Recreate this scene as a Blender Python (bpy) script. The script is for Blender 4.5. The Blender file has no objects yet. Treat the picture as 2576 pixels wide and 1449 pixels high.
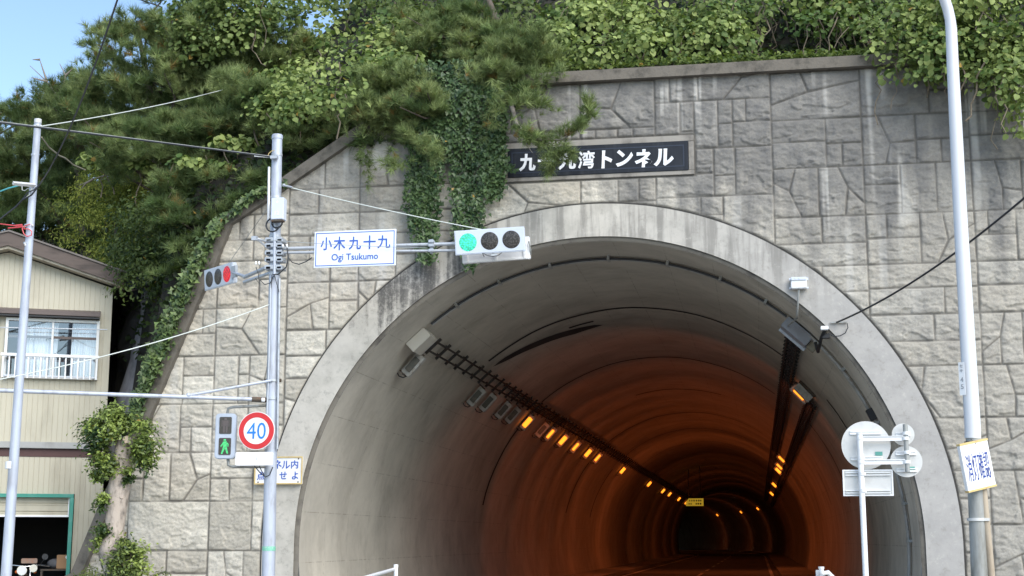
import bpy, bmesh, math, random
import numpy as np
from mathutils import Vector, Matrix, Euler

random.seed(7)
RNG = np.random.default_rng(11)
SC = bpy.context.scene
COL = SC.collection

# ---------------------------------------------------------------- camera
PX_W, PX_H, PX_F = 2576.0, 1449.0, 3550.0
YAW, PITCH = math.radians(9.77), math.radians(10.1)
CAM = np.array([2.715, -24.5, 1.6])
FWD = np.array([-math.sin(YAW)*math.cos(PITCH), math.cos(YAW)*math.cos(PITCH), math.sin(PITCH)])
RGT = np.array([math.cos(YAW), math.sin(YAW), 0.0])
UPV = np.cross(RGT, FWD)
cd = bpy.data.cameras.new('camera'); co = bpy.data.objects.new('camera', cd); COL.objects.link(co)
cd.sensor_width = 36.0; cd.lens = 36.0*PX_F/PX_W; cd.clip_start = 0.1; cd.clip_end = 3000
co.matrix_world = Matrix((( RGT[0], UPV[0], -FWD[0], CAM[0]), (RGT[1], UPV[1], -FWD[1], CAM[1]),
                          (RGT[2], UPV[2], -FWD[2], CAM[2]), (0, 0, 0, 1)))
SC.camera = co

# ---------------------------------------------------------------- sky, sun, exposure
SUN_ELEV, SUN_AZ = math.radians(41), math.radians(138)      # azimuth clockwise from +Y: behind the camera, to its right
w = bpy.data.worlds.new('World'); SC.world = w; w.use_nodes = True
nt = w.node_tree; nt.nodes.clear()
sky = nt.nodes.new('ShaderNodeTexSky'); sky.sky_type = 'NISHITA'; sky.sun_disc = False
sky.sun_elevation = SUN_ELEV; sky.sun_rotation = SUN_AZ
sky.air_density = 1.0; sky.dust_density = 0.15; sky.ozone_density = 1.5
bg = nt.nodes.new('ShaderNodeBackground'); bg.inputs['Strength'].default_value = 0.098
wo = nt.nodes.new('ShaderNodeOutputWorld')
nt.links.new(sky.outputs[0], bg.inputs[0]); nt.links.new(bg.outputs[0], wo.inputs[0])
sl = bpy.data.lights.new('sun', 'SUN'); sl.energy = 1.95; sl.angle = math.radians(55); sl.color = (1.0, 0.94, 0.84)
so = bpy.data.objects.new('sun', sl); COL.objects.link(so)
sd = Vector((math.sin(SUN_AZ)*math.cos(SUN_ELEV), math.cos(SUN_AZ)*math.cos(SUN_ELEV), math.sin(SUN_ELEV)))
so.rotation_euler = sd.to_track_quat('Z', 'Y').to_euler(); so.location = (10, -30, 40)
SC.view_settings.view_transform = 'Standard'; SC.view_settings.look = 'None'
SC.view_settings.exposure = 1.38; SC.view_settings.gamma = 1.0
SC.cycles.max_bounces = 8; SC.cycles.diffuse_bounces = 5; SC.cycles.transparent_max_bounces = 8
SC.cycles.use_denoising = True
SC.cycles.sample_clamp_indirect = 8

# ---------------------------------------------------------------- measuring helpers
def at(px, py, Y=0.0):
    """World point on the plane y = Y seen at a point of the photograph (2576 px wide)."""
    d = FWD + RGT*((px-PX_W/2)/PX_F) - UPV*((py-PX_H/2)/PX_F)
    return CAM + d*((Y-CAM[1])/d[1])
def at_np(px, py, Y):
    d = FWD[None] + RGT[None]*((px-PX_W/2)/PX_F)[:, None] - UPV[None]*((py-PX_H/2)/PX_F)[:, None]
    return CAM[None] + d*((Y-CAM[1])/d[:, 1])[:, None]
def on_plane(px, py, p0, n):
    d = FWD + RGT*((px-PX_W/2)/PX_F) - UPV*((py-PX_H/2)/PX_F)
    return CAM + d*(np.dot(p0-CAM, n)/np.dot(d, n))
V = lambda p: Vector((float(p[0]), float(p[1]), float(p[2])))

# ---------------------------------------------------------------- noise
def _hash(ix, iy, s):
    h = (ix.astype(np.int64)*374761393 + iy.astype(np.int64)*668265263 + s*982451653) & 0x7fffffff
    h = ((h ^ (h >> 13))*1274126177) & 0x7fffffff
    return ((h ^ (h >> 16)) & 0xffff)/65535.0
def vnoise(x, y, s=0):
    ix, iy = np.floor(x), np.floor(y); fx, fy = x-ix, y-iy
    fx = fx*fx*(3-2*fx); fy = fy*fy*(3-2*fy)
    a = _hash(ix, iy, s); b = _hash(ix+1, iy, s); c = _hash(ix, iy+1, s); d = _hash(ix+1, iy+1, s)
    return (a*(1-fx)+b*fx)*(1-fy) + (c*(1-fx)+d*fx)*fy
def fbm(x, y, s=0, o=4):
    r = 0; a = .5; t = 0
    for k in range(o):
        r = r + a*vnoise(x*2**k, y*2**k, s+k*17); t += a; a *= .5
    return r/t
def sstep(a, b, x):
    t = np.clip((x-a)/(b-a), 0, 1); return t*t*(3-2*t)

# ---------------------------------------------------------------- objects
WORLD_M = {}
def wm(o): return WORLD_M.get(o.name, Matrix.Identity(4))
def tag(o, label=None, cat=None, group=None, kind=None):
    if label: o['label'] = label
    if cat: o['category'] = cat
    if group: o['group'] = group
    if kind: o['kind'] = kind
    return o
def thing(name, label, cat, loc=(0, 0, 0), M=None, group=None):
    o = bpy.data.objects.new(name, None); COL.objects.link(o); o.empty_display_size = .1
    M = M if M is not None else Matrix.Translation(V(loc))
    o.matrix_world = M; WORLD_M[o.name] = M.copy()
    return tag(o, label, cat, group)
def link_mesh(name, me, mat, parent=None, local=False):
    o = bpy.data.objects.new(name, me); COL.objects.link(o)
    if mat is not None: me.materials.append(mat)
    if parent is not None:
        o.parent = parent
        if not local: me.transform(wm(parent).inverted())
        WORLD_M[o.name] = wm(parent).copy()
    return o
def copy_tree(o, M, label=None):
    c = o.copy(); COL.objects.link(c); c.matrix_world = M; WORLD_M[c.name] = M.copy()
    if label: c['label'] = label
    def kids(src, dst):
        for ch in [x for x in bpy.data.objects if x.parent == src]:
            n = ch.copy(); COL.objects.link(n); n.parent = dst
            kids(ch, n)
    kids(o, c)
    return c

class MB:
    """Collects shapes in world (or local) coordinates and links them as ONE mesh object."""
    def __init__(s): s.v = []; s.f = []; s.g = []
    def add(s, vs, fs):
        n = len(s.v); s.g.append((n, len(s.f))); s.v += [tuple(map(float, p)) for p in vs]; s.f += [tuple(i+n for i in f) for f in fs]; return s
    def box(s, c, size, M=None):
        hx, hy, hz = size[0]/2, size[1]/2, size[2]/2
        vs = [Vector((x, y, z)) for x in (-hx, hx) for y in (-hy, hy) for z in (-hz, hz)]
        if M is not None: vs = [M @ p for p in vs]
        c = V(c); vs = [p+c for p in vs]
        return s.add(vs, [(0, 1, 3, 2), (4, 6, 7, 5), (0, 4, 5, 1), (2, 3, 7, 6), (0, 2, 6, 4), (1, 5, 7, 3)])
    def prism(s, poly, off):
        n = len(poly); off = V(off); a = [V(p) for p in poly]; b = [p+off for p in a]
        fs = [tuple(range(n)), tuple(reversed(range(n, 2*n)))]
        fs += [((i+1) % n, i, n+i, n+(i+1) % n) for i in range(n)]
        return s.add(a+b, fs)
    def tube(s, pts, r, n=8, cap=True):
        P = [V(p) for p in pts]; m = len(P); R = [r]*m if not hasattr(r, '__len__') else list(r)
        t0 = (P[1]-P[0]).normalized()
        u = t0.cross(Vector((0, 0, 1)) if abs(t0.z) < .9 else Vector((1, 0, 0))).normalized()
        vs = []
        for i in range(m):
            t = (P[min(i+1, m-1)]-P[max(i-1, 0)]).normalized()
            u = (u-t*u.dot(t)).normalized(); q = t.cross(u)
            for k in range(n):
                a = 2*math.pi*k/n; vs.append(P[i]+(u*math.cos(a)+q*math.sin(a))*R[i])
        fs = [(i*n+k, i*n+(k+1) % n, (i+1)*n+(k+1) % n, (i+1)*n+k) for i in range(m-1) for k in range(n)]
        if cap: fs += [tuple(reversed(range(n))), tuple(range((m-1)*n, m*n))]
        return s.add(vs, fs)
    def disc(s, c, nrm, r, th, n=40):
        c = V(c); nrm = V(nrm).normalized(); return s.tube([c-nrm*th/2, c+nrm*th/2], r, n)
    def sphere(s, c, r, n=10, sc=(1, 1, 1)):
        c = V(c); vs = []; fs = []; m = max(4, n//2)
        for i in range(m+1):
            th = math.pi*i/m
            for k in range(n):
                a = 2*math.pi*k/n
                vs.append(c+Vector((r*sc[0]*math.sin(th)*math.cos(a), r*sc[1]*math.sin(th)*math.sin(a), r*sc[2]*math.cos(th))))
        for i in range(m):
            for k in range(n): fs.append((i*n+k, (i+1)*n+k, (i+1)*n+(k+1) % n, i*n+(k+1) % n))
        return s.add(vs, fs)
    def build(s, name, mat, parent=None, smooth=None, bevel=0, local=False):
        me = bpy.data.meshes.new(name); me.from_pydata(s.v, [], s.f)
        bm = bmesh.new(); bm.from_mesh(me)
        bmesh.ops.remove_doubles(bm, verts=bm.verts, dist=1e-6)
        bmesh.ops.recalc_face_normals(bm, faces=bm.faces)
        if bevel:
            eds = [e for e in bm.edges if len(e.link_faces) == 2 and e.calc_face_angle(0) > .5]
            bmesh.ops.bevel(bm, geom=eds, offset=bevel, segments=2, affect='EDGES', clamp_overlap=True)
        bm.to_mesh(me); bm.free()
        if smooth:
            me.polygons.foreach_set('use_smooth', [True]*len(me.polygons)); me.set_sharp_from_angle(angle=math.radians(smooth))
        return link_mesh(name, me, mat, parent, local)

def build_each(mb, name, mat, parent=None, **kw):
    """One object for every shape that was added."""
    out = []; g = mb.g+[(len(mb.v), len(mb.f))]
    for (v0, f0), (v1, f1) in zip(g[:-1], g[1:]):
        m = MB(); m.add(mb.v[v0:v1], [tuple(i-v0 for i in f) for f in mb.f[f0:f1]]); out.append(m.build(name, mat, parent, **kw))
    return out

def np_mesh(name, VV, FF, mat, parent=None, col=None, smooth=False, local=False, attr='col'):
    """Mesh from arrays: VV (n,3), FF (m,k) with one k."""
    me = bpy.data.meshes.new(name); n, (m, k) = len(VV), FF.shape
    me.vertices.add(n); me.vertices.foreach_set('co', np.ascontiguousarray(VV, dtype=np.float32).ravel())
    me.loops.add(m*k); me.loops.foreach_set('vertex_index', FF.astype(np.int32).ravel())
    me.polygons.add(m); me.polygons.foreach_set('loop_start', np.arange(0, m*k, k, dtype=np.int32))
    if smooth: me.polygons.foreach_set('use_smooth', np.ones(m, dtype=bool))
    me.update(calc_edges=True)
    if col is not None:
        a = me.attributes.new(attr, 'FLOAT_COLOR', 'POINT')
        c4 = np.ones((n, 4), dtype=np.float32); c4[:, :col.shape[1]] = col; a.data.foreach_set('color', c4.ravel())
    return link_mesh(name, me, mat, parent, local)

# ---------------------------------------------------------------- materials
def new_mat(name):
    m = bpy.data.materials.new(name); m.use_nodes = True; nt = m.node_tree
    b = nt.nodes['Principled BSDF']; return m, nt, b
def nd(nt, t, **kw):
    n = nt.nodes.new(t)
    for k, v in kw.items():
        if k in n.inputs: n.inputs[k].default_value = v
        else: setattr(n, k, v)
    return n
def mixc(nt, fac, a, b, mode='MIX'):
    n = nt.nodes.new('ShaderNodeMix'); n.data_type = 'RGBA'; n.blend_type = mode
    for sock, v in ((n.inputs[0], fac), (n.inputs[6], a), (n.inputs[7], b)):
        if hasattr(v, 'is_linked'): nt.links.new(v, sock)
        elif isinstance(v, (int, float)): sock.default_value = v
        else: sock.default_value = (*v, 1)
    return n.outputs[2]
def ramp(nt, src, lo, hi):
    n = nt.nodes.new('ShaderNodeMapRange'); n.inputs[1].default_value = lo; n.inputs[2].default_value = hi
    n.interpolation_type = 'SMOOTHSTEP'; nt.links.new(src, n.inputs[0]); return n.outputs[0]
def noise(nt, scale, detail=4, vec=None, rough=.6, stretch=None):
    n = nd(nt, 'ShaderNodeTexNoise', Scale=scale, Detail=detail, Roughness=rough)
    if vec is None:
        g = nt.nodes.new('ShaderNodeNewGeometry'); vec = g.outputs['Position']
    if stretch:
        mp = nt.nodes.new('ShaderNodeMapping'); mp.inputs['Scale'].default_value = stretch; nt.links.new(vec, mp.inputs[0]); vec = mp.outputs[0]
    nt.links.new(vec, n.inputs['Vector']); return n.outputs['Fac']
def mth(nt, op, a, b=None):
    n = nt.nodes.new('ShaderNodeMath'); n.operation = op
    for i, v in enumerate((a, b)):
        if v is None: continue
        if hasattr(v, 'is_linked'): nt.links.new(v, n.inputs[i])
        else: n.inputs[i].default_value = v
    return n.outputs[0]
def bump(nt, b, h, strength=.3, dist=.01):
    n = nd(nt, 'ShaderNodeBump', Strength=strength, Distance=dist); nt.links.new(h, n.inputs['Height']); nt.links.new(n.outputs[0], b.inputs['Normal'])
def pbr(name, col, rough=.5, metal=0., dirt=None, dscale=6., damt=.5, stretch=None, bmp=0., bscale=40., spec=.5):
    m, nt, b = new_mat(name)
    b.inputs['Roughness'].default_value = rough; b.inputs['Metallic'].default_value = metal
    b.inputs['Specular IOR Level'].default_value = spec
    if dirt is None: dirt = tuple(c*.72 for c in col)
    f = ramp(nt, noise(nt, dscale, 6, stretch=stretch), .45, .75)
    f = mth(nt, 'MULTIPLY', f, damt)
    nt.links.new(mixc(nt, f, col, dirt), b.inputs['Base Color'])
    if bmp: bump(nt, b, noise(nt, bscale, 5), bmp, .01)
    return m
def emit(name, col, strength, base=(.02, .02, .02)):
    m, nt, b = new_mat(name); b.inputs['Base Color'].default_value = (*base, 1)
    b.inputs['Emission Color'].default_value = (*col, 1); b.inputs['Emission Strength'].default_value = strength
    b.inputs['Roughness'].default_value = .3; return m

M_GALV = pbr('galvanised_steel', (.46, .49, .53), .48, .35, (.30, .32, .35), 9, .8, bmp=.05)
M_GALV_OLD = pbr('aged_galvanised_steel', (.33, .34, .33), .6, .3, (.16, .15, .12), 5, .9, (1, 1, .25))
M_POLE = pbr('pale_painted_pole', (.44, .48, .56), .5, .1, (.29, .30, .33), 9, .85, (1, 1, .22), bmp=.08)
M_WHITE = pbr('white_paint', (.78, .79, .80), .38, 0, (.62, .62, .60), 4, .5)
M_SIGNAL = pbr('signal_housing_paint', (.60, .65, .73), .35, 0, (.5, .54, .6), 3, .4)
M_SIGNBACK = pbr('sign_back_aluminium', (.60, .60, .585), .42, .1, (.45, .45, .44), 7, .5)
M_SIGNFACE = pbr('sign_face_white', (.74, .80, .90), .3, 0, (.68, .73, .82), 3, .4)
M_SIGNFACE_W = pbr('sign_face_plain_white', (.80, .80, .80), .35, 0, (.70, .69, .66), 3, .6)
M_BLUE = pbr('sign_blue', (.03, .10, .45), .4)
M_LBLUE = pbr('sign_light_blue', (.01, .20, .68), .4)
M_RED = pbr('sign_red', (.58, .025, .03), .35)
M_YEDGE = pbr('aged_yellow_edging', (.62, .47, .20), .6, 0, (.45, .28, .1), 8, .9)
M_BLACK = pbr('black_rubber', (.018, .019, .022), .55)
M_CABLE = pbr('dark_cable', (.03, .034, .04), .5)
M_LENS = pbr('unlit_lens', (.035, .028, .025), .2, 0, (.07, .06, .05), 60, .9)
M_WIRE = pbr('steel_wire', (.42, .45, .45), .5, .5)
M_ROPE = pbr('pale_guy_wire', (.62, .66, .62), .6)
M_RUST = pbr('rusty_steel', (.09, .075, .06), .75, .3, (.16, .08, .04), 12, .9)
M_TRAY = pbr('sooty_steel', (.035, .033, .032), .7, .3, (.07, .05, .035), 9, .8)
# ================================================================ SETTING
def plain_structure(name, mb_or_obj, mat=None):
    o = mb_or_obj.build(name, mat) if isinstance(mb_or_obj, MB) else mb_or_obj
    return tag(o, kind='structure')
M_SOIL = pbr('dark_soil', (.022, .02, .014), .95, 0, (.012, .012, .008), 2, .8, bmp=.6, bscale=5)
M_ROCK = pbr('dark_rock', (.042, .042, .043), .95, 0, (.018, .018, .019), 1.3, 1, bmp=.9, bscale=3)
M_GROUND = pbr('pale_bounce_ground', (.26, .25, .23), .9, 0, (.17, .165, .15), .4, .8)  # unseen ground, made pale to bounce light up into the tunnel
M_ASPH = pbr('worn_asphalt', (.16, .157, .15), .85, 0, (.035, .035, .036), 2, .8, bmp=.3, bscale=80)
M_PAVE = pbr('concrete_pavement', (.30, .29, .27), .9, 0, (.18, .175, .16), 1.5, .8, bmp=.2)
M_LINE = pbr('road_paint', (.62, .62, .60), .7, 0, (.35, .35, .34), 8, .8)

# tunnel axis: straight, then bending left
Y_STR, R_CURVE = 112.0, 360.0
def axis(s, x=0.0, z=0.0):
    """Point at distance s along the tunnel, x to the right of its axis."""
    if s <= Y_STR: return (x, s, z)
    a = (s-Y_STR)/R_CURVE
    return (-R_CURVE+(R_CURVE+x)*math.cos(a), Y_STR+(R_CURVE+x)*math.sin(a), z)
ZC, R_IN, R_OUT = 1.48, 5.35, 6.02
def lin(th, s, off=0.0):
    """Point on the lining: th degrees from +x, s along the axis, off metres in from the concrete."""
    a = math.radians(th); r = R_IN-off
    return axis(s, r*math.cos(a), ZC+r*math.sin(a))
SS = [-30, -20, -10, -4, 0]+[i*4. for i in range(1, 28)]+[Y_STR+i*6. for i in range(0, 27)]

# ground sheet with the road bed, the road, its kerbs and its lines
plain_structure('ground', MB().add([(-400, -400, -.012), (400, -400, -.012), (400, 600, -.012), (-400, 600, -.012)], [(0, 1, 2, 3)]), M_GROUND)
def strip(x0, x1, z, s0=None, s1=None, dash=None):
    mb = MB(); S = [s for s in SS if (s0 is None or s >= s0) and (s1 is None or s <= s1)]
    if dash:
        s = S[0]
        while s < S[-1]-dash[0]:
            mb.add([axis(s, x0, z), axis(s, x1, z), axis(s+dash[0], x1, z), axis(s+dash[0], x0, z)], [(0, 1, 2, 3)]); s += dash[0]+dash[1]
        return mb
    for a, b in zip(S[:-1], S[1:]):
        mb.add([axis(a, x0, z), axis(a, x1, z), axis(b, x1, z), axis(b, x0, z)], [(0, 1, 2, 3)])
    return mb
plain_structure('road', strip(-3.6, 3.6, .0), M_ASPH)
for sgn in (-1, 1):
    p = MB()
    for a, b in zip(SS[:-1], SS[1:]):
        i, o = sgn*3.604, sgn*5.12
        q = [axis(a, i, -.01), axis(b, i, -.01), axis(b, i, .14), axis(a, i, .14), axis(b, o, .14), axis(a, o, .14)]
        p.add(q, [(0, 1, 2, 3), (3, 2, 4, 5)])
    plain_structure('pavement', p, M_PAVE)
for x in (-3.25, 3.25): plain_structure('road_edge_line', strip(x-.075, x+.075, .005), M_LINE)
plain_structure('road_centre_line', strip(-.075, .075, .005, dash=(5, 5)), M_LINE)

# hillside behind the wall
COPE = [(-12.62, -.25)]+[tuple(at(x, y)[[0, 2]]) for x, y in ((188, 1442), (264, 1260), (366, 1031), (430, 880), (479.6, 759), (518.6, 678), (568, 551.6), (677, 479), (872-8, 374-24))]
_dx = COPE[-1][0]-COPE[-2][0]; _dz = COPE[-1][1]-COPE[-2][1]
Z_TOP = 9.96
COPE += [(COPE[-1][0]+_dx*(Z_TOP-COPE[-1][1])/_dz, Z_TOP), (9.0, Z_TOP)]
def cope_z(x): return np.interp(x, [p[0] for p in COPE], [p[1] for p in COPE])
def hill_z(x, y):
    T = cope_z(x)
    yc = np.interp(x, [-14.5, -13.2, -12, -10, -8.3], [11, 8.5, 5.2, 2.6, .45])
    base = np.interp(x, [-13, -8.6, -5.5], [6.6, 7.4, 9.5])
    low = np.where(x < -12.4, 0, np.clip(T-.5-1.0*(y-.4), 0, None))
    rise = base+np.clip(y-yc, 0, None)*np.interp(x, [-14, -9, -5, 0], [.9, .9, .9, 1.05])
    k = sstep(0, 1.1, y-yc+.6)
    h = low*(1-k)+rise*k
    h = np.minimum(h, np.interp(x, [-16, -9, -4, 2], [11.3, 12.4, 15.5, 18]))
    h = h+(fbm(x*.7, y*.7, 3)-.5)*1.2*np.clip(k+.1, 0, 1)*sstep(.3, 2.2, y)
    return np.maximum(h, -.3)
gx, gy = np.meshgrid(np.arange(-46, 34.1, .5), np.concatenate([np.arange(.42, 14, .35), np.arange(14, 60, 2.5)]))
gz = hill_z(gx, gy)
def grid_faces(r, c):
    i = np.arange(r-1)[:, None]*c+np.arange(c-1)[None]
    return np.stack([i, i+1, i+c+1, i+c], -1).reshape(-1, 4)
# the tunnel passes under it: drop nothing, the sheet starts behind the wall above the lining
VH = np.stack([gx, gy, gz], -1).reshape(-1, 3)
hill = tag(np_mesh('hillside', VH, grid_faces(*gx.shape), M_SOIL, smooth=True), kind='structure')

# rock face in the cut between the house and the wall
ux, uz = np.meshgrid(np.linspace(-15.5, -8.2, 60), np.linspace(-.2, 7.0, 60))
yc = np.interp(ux, [-14.5, -13.2, -12, -10, -8.2], [10.4, 8.0, 4.6, 2.4, 1.0])
ry = yc+(fbm(ux*.9, uz*.7, 21, 5)-.5)*1.8+uz*.08
tag(np_mesh('rock_cliff', np.stack([ux, ry, uz], -1).reshape(-1, 3), grid_faces(*ux.shape), M_ROCK, smooth=True), kind='structure')
# bare grey rock buttress standing out of it
bt = []; bf = []; nr, nc = 26, 16
for i in range(nr):
    f = i/(nr-1); x, y = np.interp(f, [0, .35, .75, 1], [345, 350, 395, 398]), np.interp(f, [0, 1], [1180, 690])
    c = at(x, y, 2.6); r = np.interp(f, [0, .5, 1], [.62, .40, .33])
    for k in range(nc):
        a = 2*math.pi*k/nc; rr = r*(1+.35*(float(fbm(np.array([a*1.3]), np.array([f*6]), 5)[0])-.5))
        bt.append((c[0]+rr*math.cos(a), c[1]+rr*math.sin(a), c[2]))
bf = [(i*nc+k, i*nc+(k+1) % nc, (i+1)*nc+(k+1) % nc, (i+1)*nc+k) for i in range(nr-1) for k in range(nc)]
M_ROCK2 = pbr('weathered_grey_rock', (.17, .17, .18), .95, 0, (.05, .05, .055), 2.2, 1, (1, 1, .5), bmp=.9, bscale=5)
tag(MB().add(bt, bf).build('rock_buttress', M_ROCK2, smooth=60), kind='structure')

# ================================================================ PORTAL WALL
def wall_mat():
    m, nt, b = new_mat('weathered_masonry'); b.inputs['Roughness'].default_value = .92; b.inputs['Specular IOR Level'].default_value = .25
    a = nd(nt, 'ShaderNodeAttribute', attribute_name='col'); sp = nt.nodes.new('ShaderNodeSeparateColor'); nt.links.new(a.outputs['Color'], sp.inputs[0])
    joint, tone, dark, streak = sp.outputs[0], sp.outputs[1], sp.outputs[2], a.outputs['Alpha']
    n1 = noise(nt, 3.2, 8, rough=.7); n2 = noise(nt, 26, 6, rough=.75)
    c = mixc(nt, tone, (.47, .43, .36), (.67, .625, .535))
    c = mixc(nt, mth(nt, 'MULTIPLY', ramp(nt, n1, .42, .72), .45), c, (.34, .32, .285))
    dn = mth(nt, 'MULTIPLY', dark, mth(nt, 'ADD', .62, mth(nt, 'MULTIPLY', n1, .66)))
    c = mixc(nt, dn, c, (.145, .142, .138))
    c = mixc(nt, mth(nt, 'MULTIPLY', ramp(nt, n2, .5, .78), .35), c, (.62, .60, .55), 'SOFT_LIGHT')
    c = mixc(nt, mth(nt, 'MULTIPLY', ramp(nt, n2, .55, .30), .3), c, (.10, .10, .10))
    c = mixc(nt, mth(nt, 'MULTIPLY', joint, .72), c, (.095, .088, .078))
    c = mixc(nt, streak, c, (.52, .50, .46))
    nt.links.new(c, b.inputs['Base Color'])
    bump(nt, b, n2, .6, .014)
    return m
M_WALL = wall_mat()
M_COPE = pbr('mossy_coping_concrete', (.155, .138, .115), .95, 0, (.07, .064, .054), 4.5, 1, bmp=.9, bscale=22)

def split_cell(x0, z0, x1, z1):
    """Stones (polygons) of one formwork cell."""
    w, h = x1-x0, z1-z0; r = random.random(); L = lambda a, b: (x0+a*w, z0+b*h)
    R4 = lambda a, b, c, d: [L(a, b), L(c, b), L(c, d), L(a, d)]
    fx = (lambda a: 1-a) if random.random() < .5 else (lambda a: a)
    fz = (lambda a: 1-a) if random.random() < .5 else (lambda a: a)
    Q = lambda *pts: [L(fx(a), fz(b)) for a, b in pts]
    if w < .62: 
        s = random.choice([.5, .42, .6]); return [R4(0, 0, 1, s), R4(0, s, 1, 1)] if random.random() < .75 else [R4(0, 0, 1, 1)]
    if r < .10: return [R4(0, 0, 1, 1)]
    if r < .30:
        s = random.choice([.46, .54]); k = random.random(); t = random.uniform(.35, .65)
        top = [R4(0, s, 1, 1)] if k < .45 else [R4(0, s, t, 1), R4(t, s, 1, 1)]
        return top+([R4(0, 0, 1, s)] if k > .3 else [R4(0, 0, t+.08, s), R4(t+.08, 0, 1, s)])
    if r < .48:
        s, t, q = random.choice([.48, .52]), random.uniform(.3, .7), random.uniform(.3, .7)
        return [Q((0, 0), (t, 0), (t, s), (0, s)), Q((t, 0), (1, 0), (1, s), (t, s)), Q((0, s), (1, s), (1, 1), (0, 1))]
    if r < .60:
        s, t = random.uniform(.36, .62), random.uniform(.58, .7)
        return [Q((0, 0), (t, 0), (t, 1), (0, 1)), Q((t, 0), (1, 0), (1, s), (t, s)), Q((t, s), (1, s), (1, 1), (t, 1))]
    if r < .84:      # three stones round a forked joint
        jx, jz = random.uniform(.5, .68), random.uniform(.38, .58); a, bq, c = random.uniform(.3, .5), random.uniform(.3, .5), random.uniform(.5, .78)
        return [Q((0, 0), (a, 0), (jx, jz), (a+.12, 1), (0, 1)), Q((a, 0), (1, 0), (1, c), (jx, jz)), Q((jx, jz), (1, c), (1, 1), (a+.12, 1))]
    jx, jz = random.uniform(.4, .6), random.uniform(.45, .6); a = random.uniform(.3, .5); bq = random.uniform(.6, .8)
    return [Q((0, 0), (1, 0), (1, a), (jx, jz), (0, bq)), Q((0, bq), (jx, jz), (jx+.08, 1), (0, 1)), Q((jx, jz), (1, a), (1, 1), (jx+.08, 1))]

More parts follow.
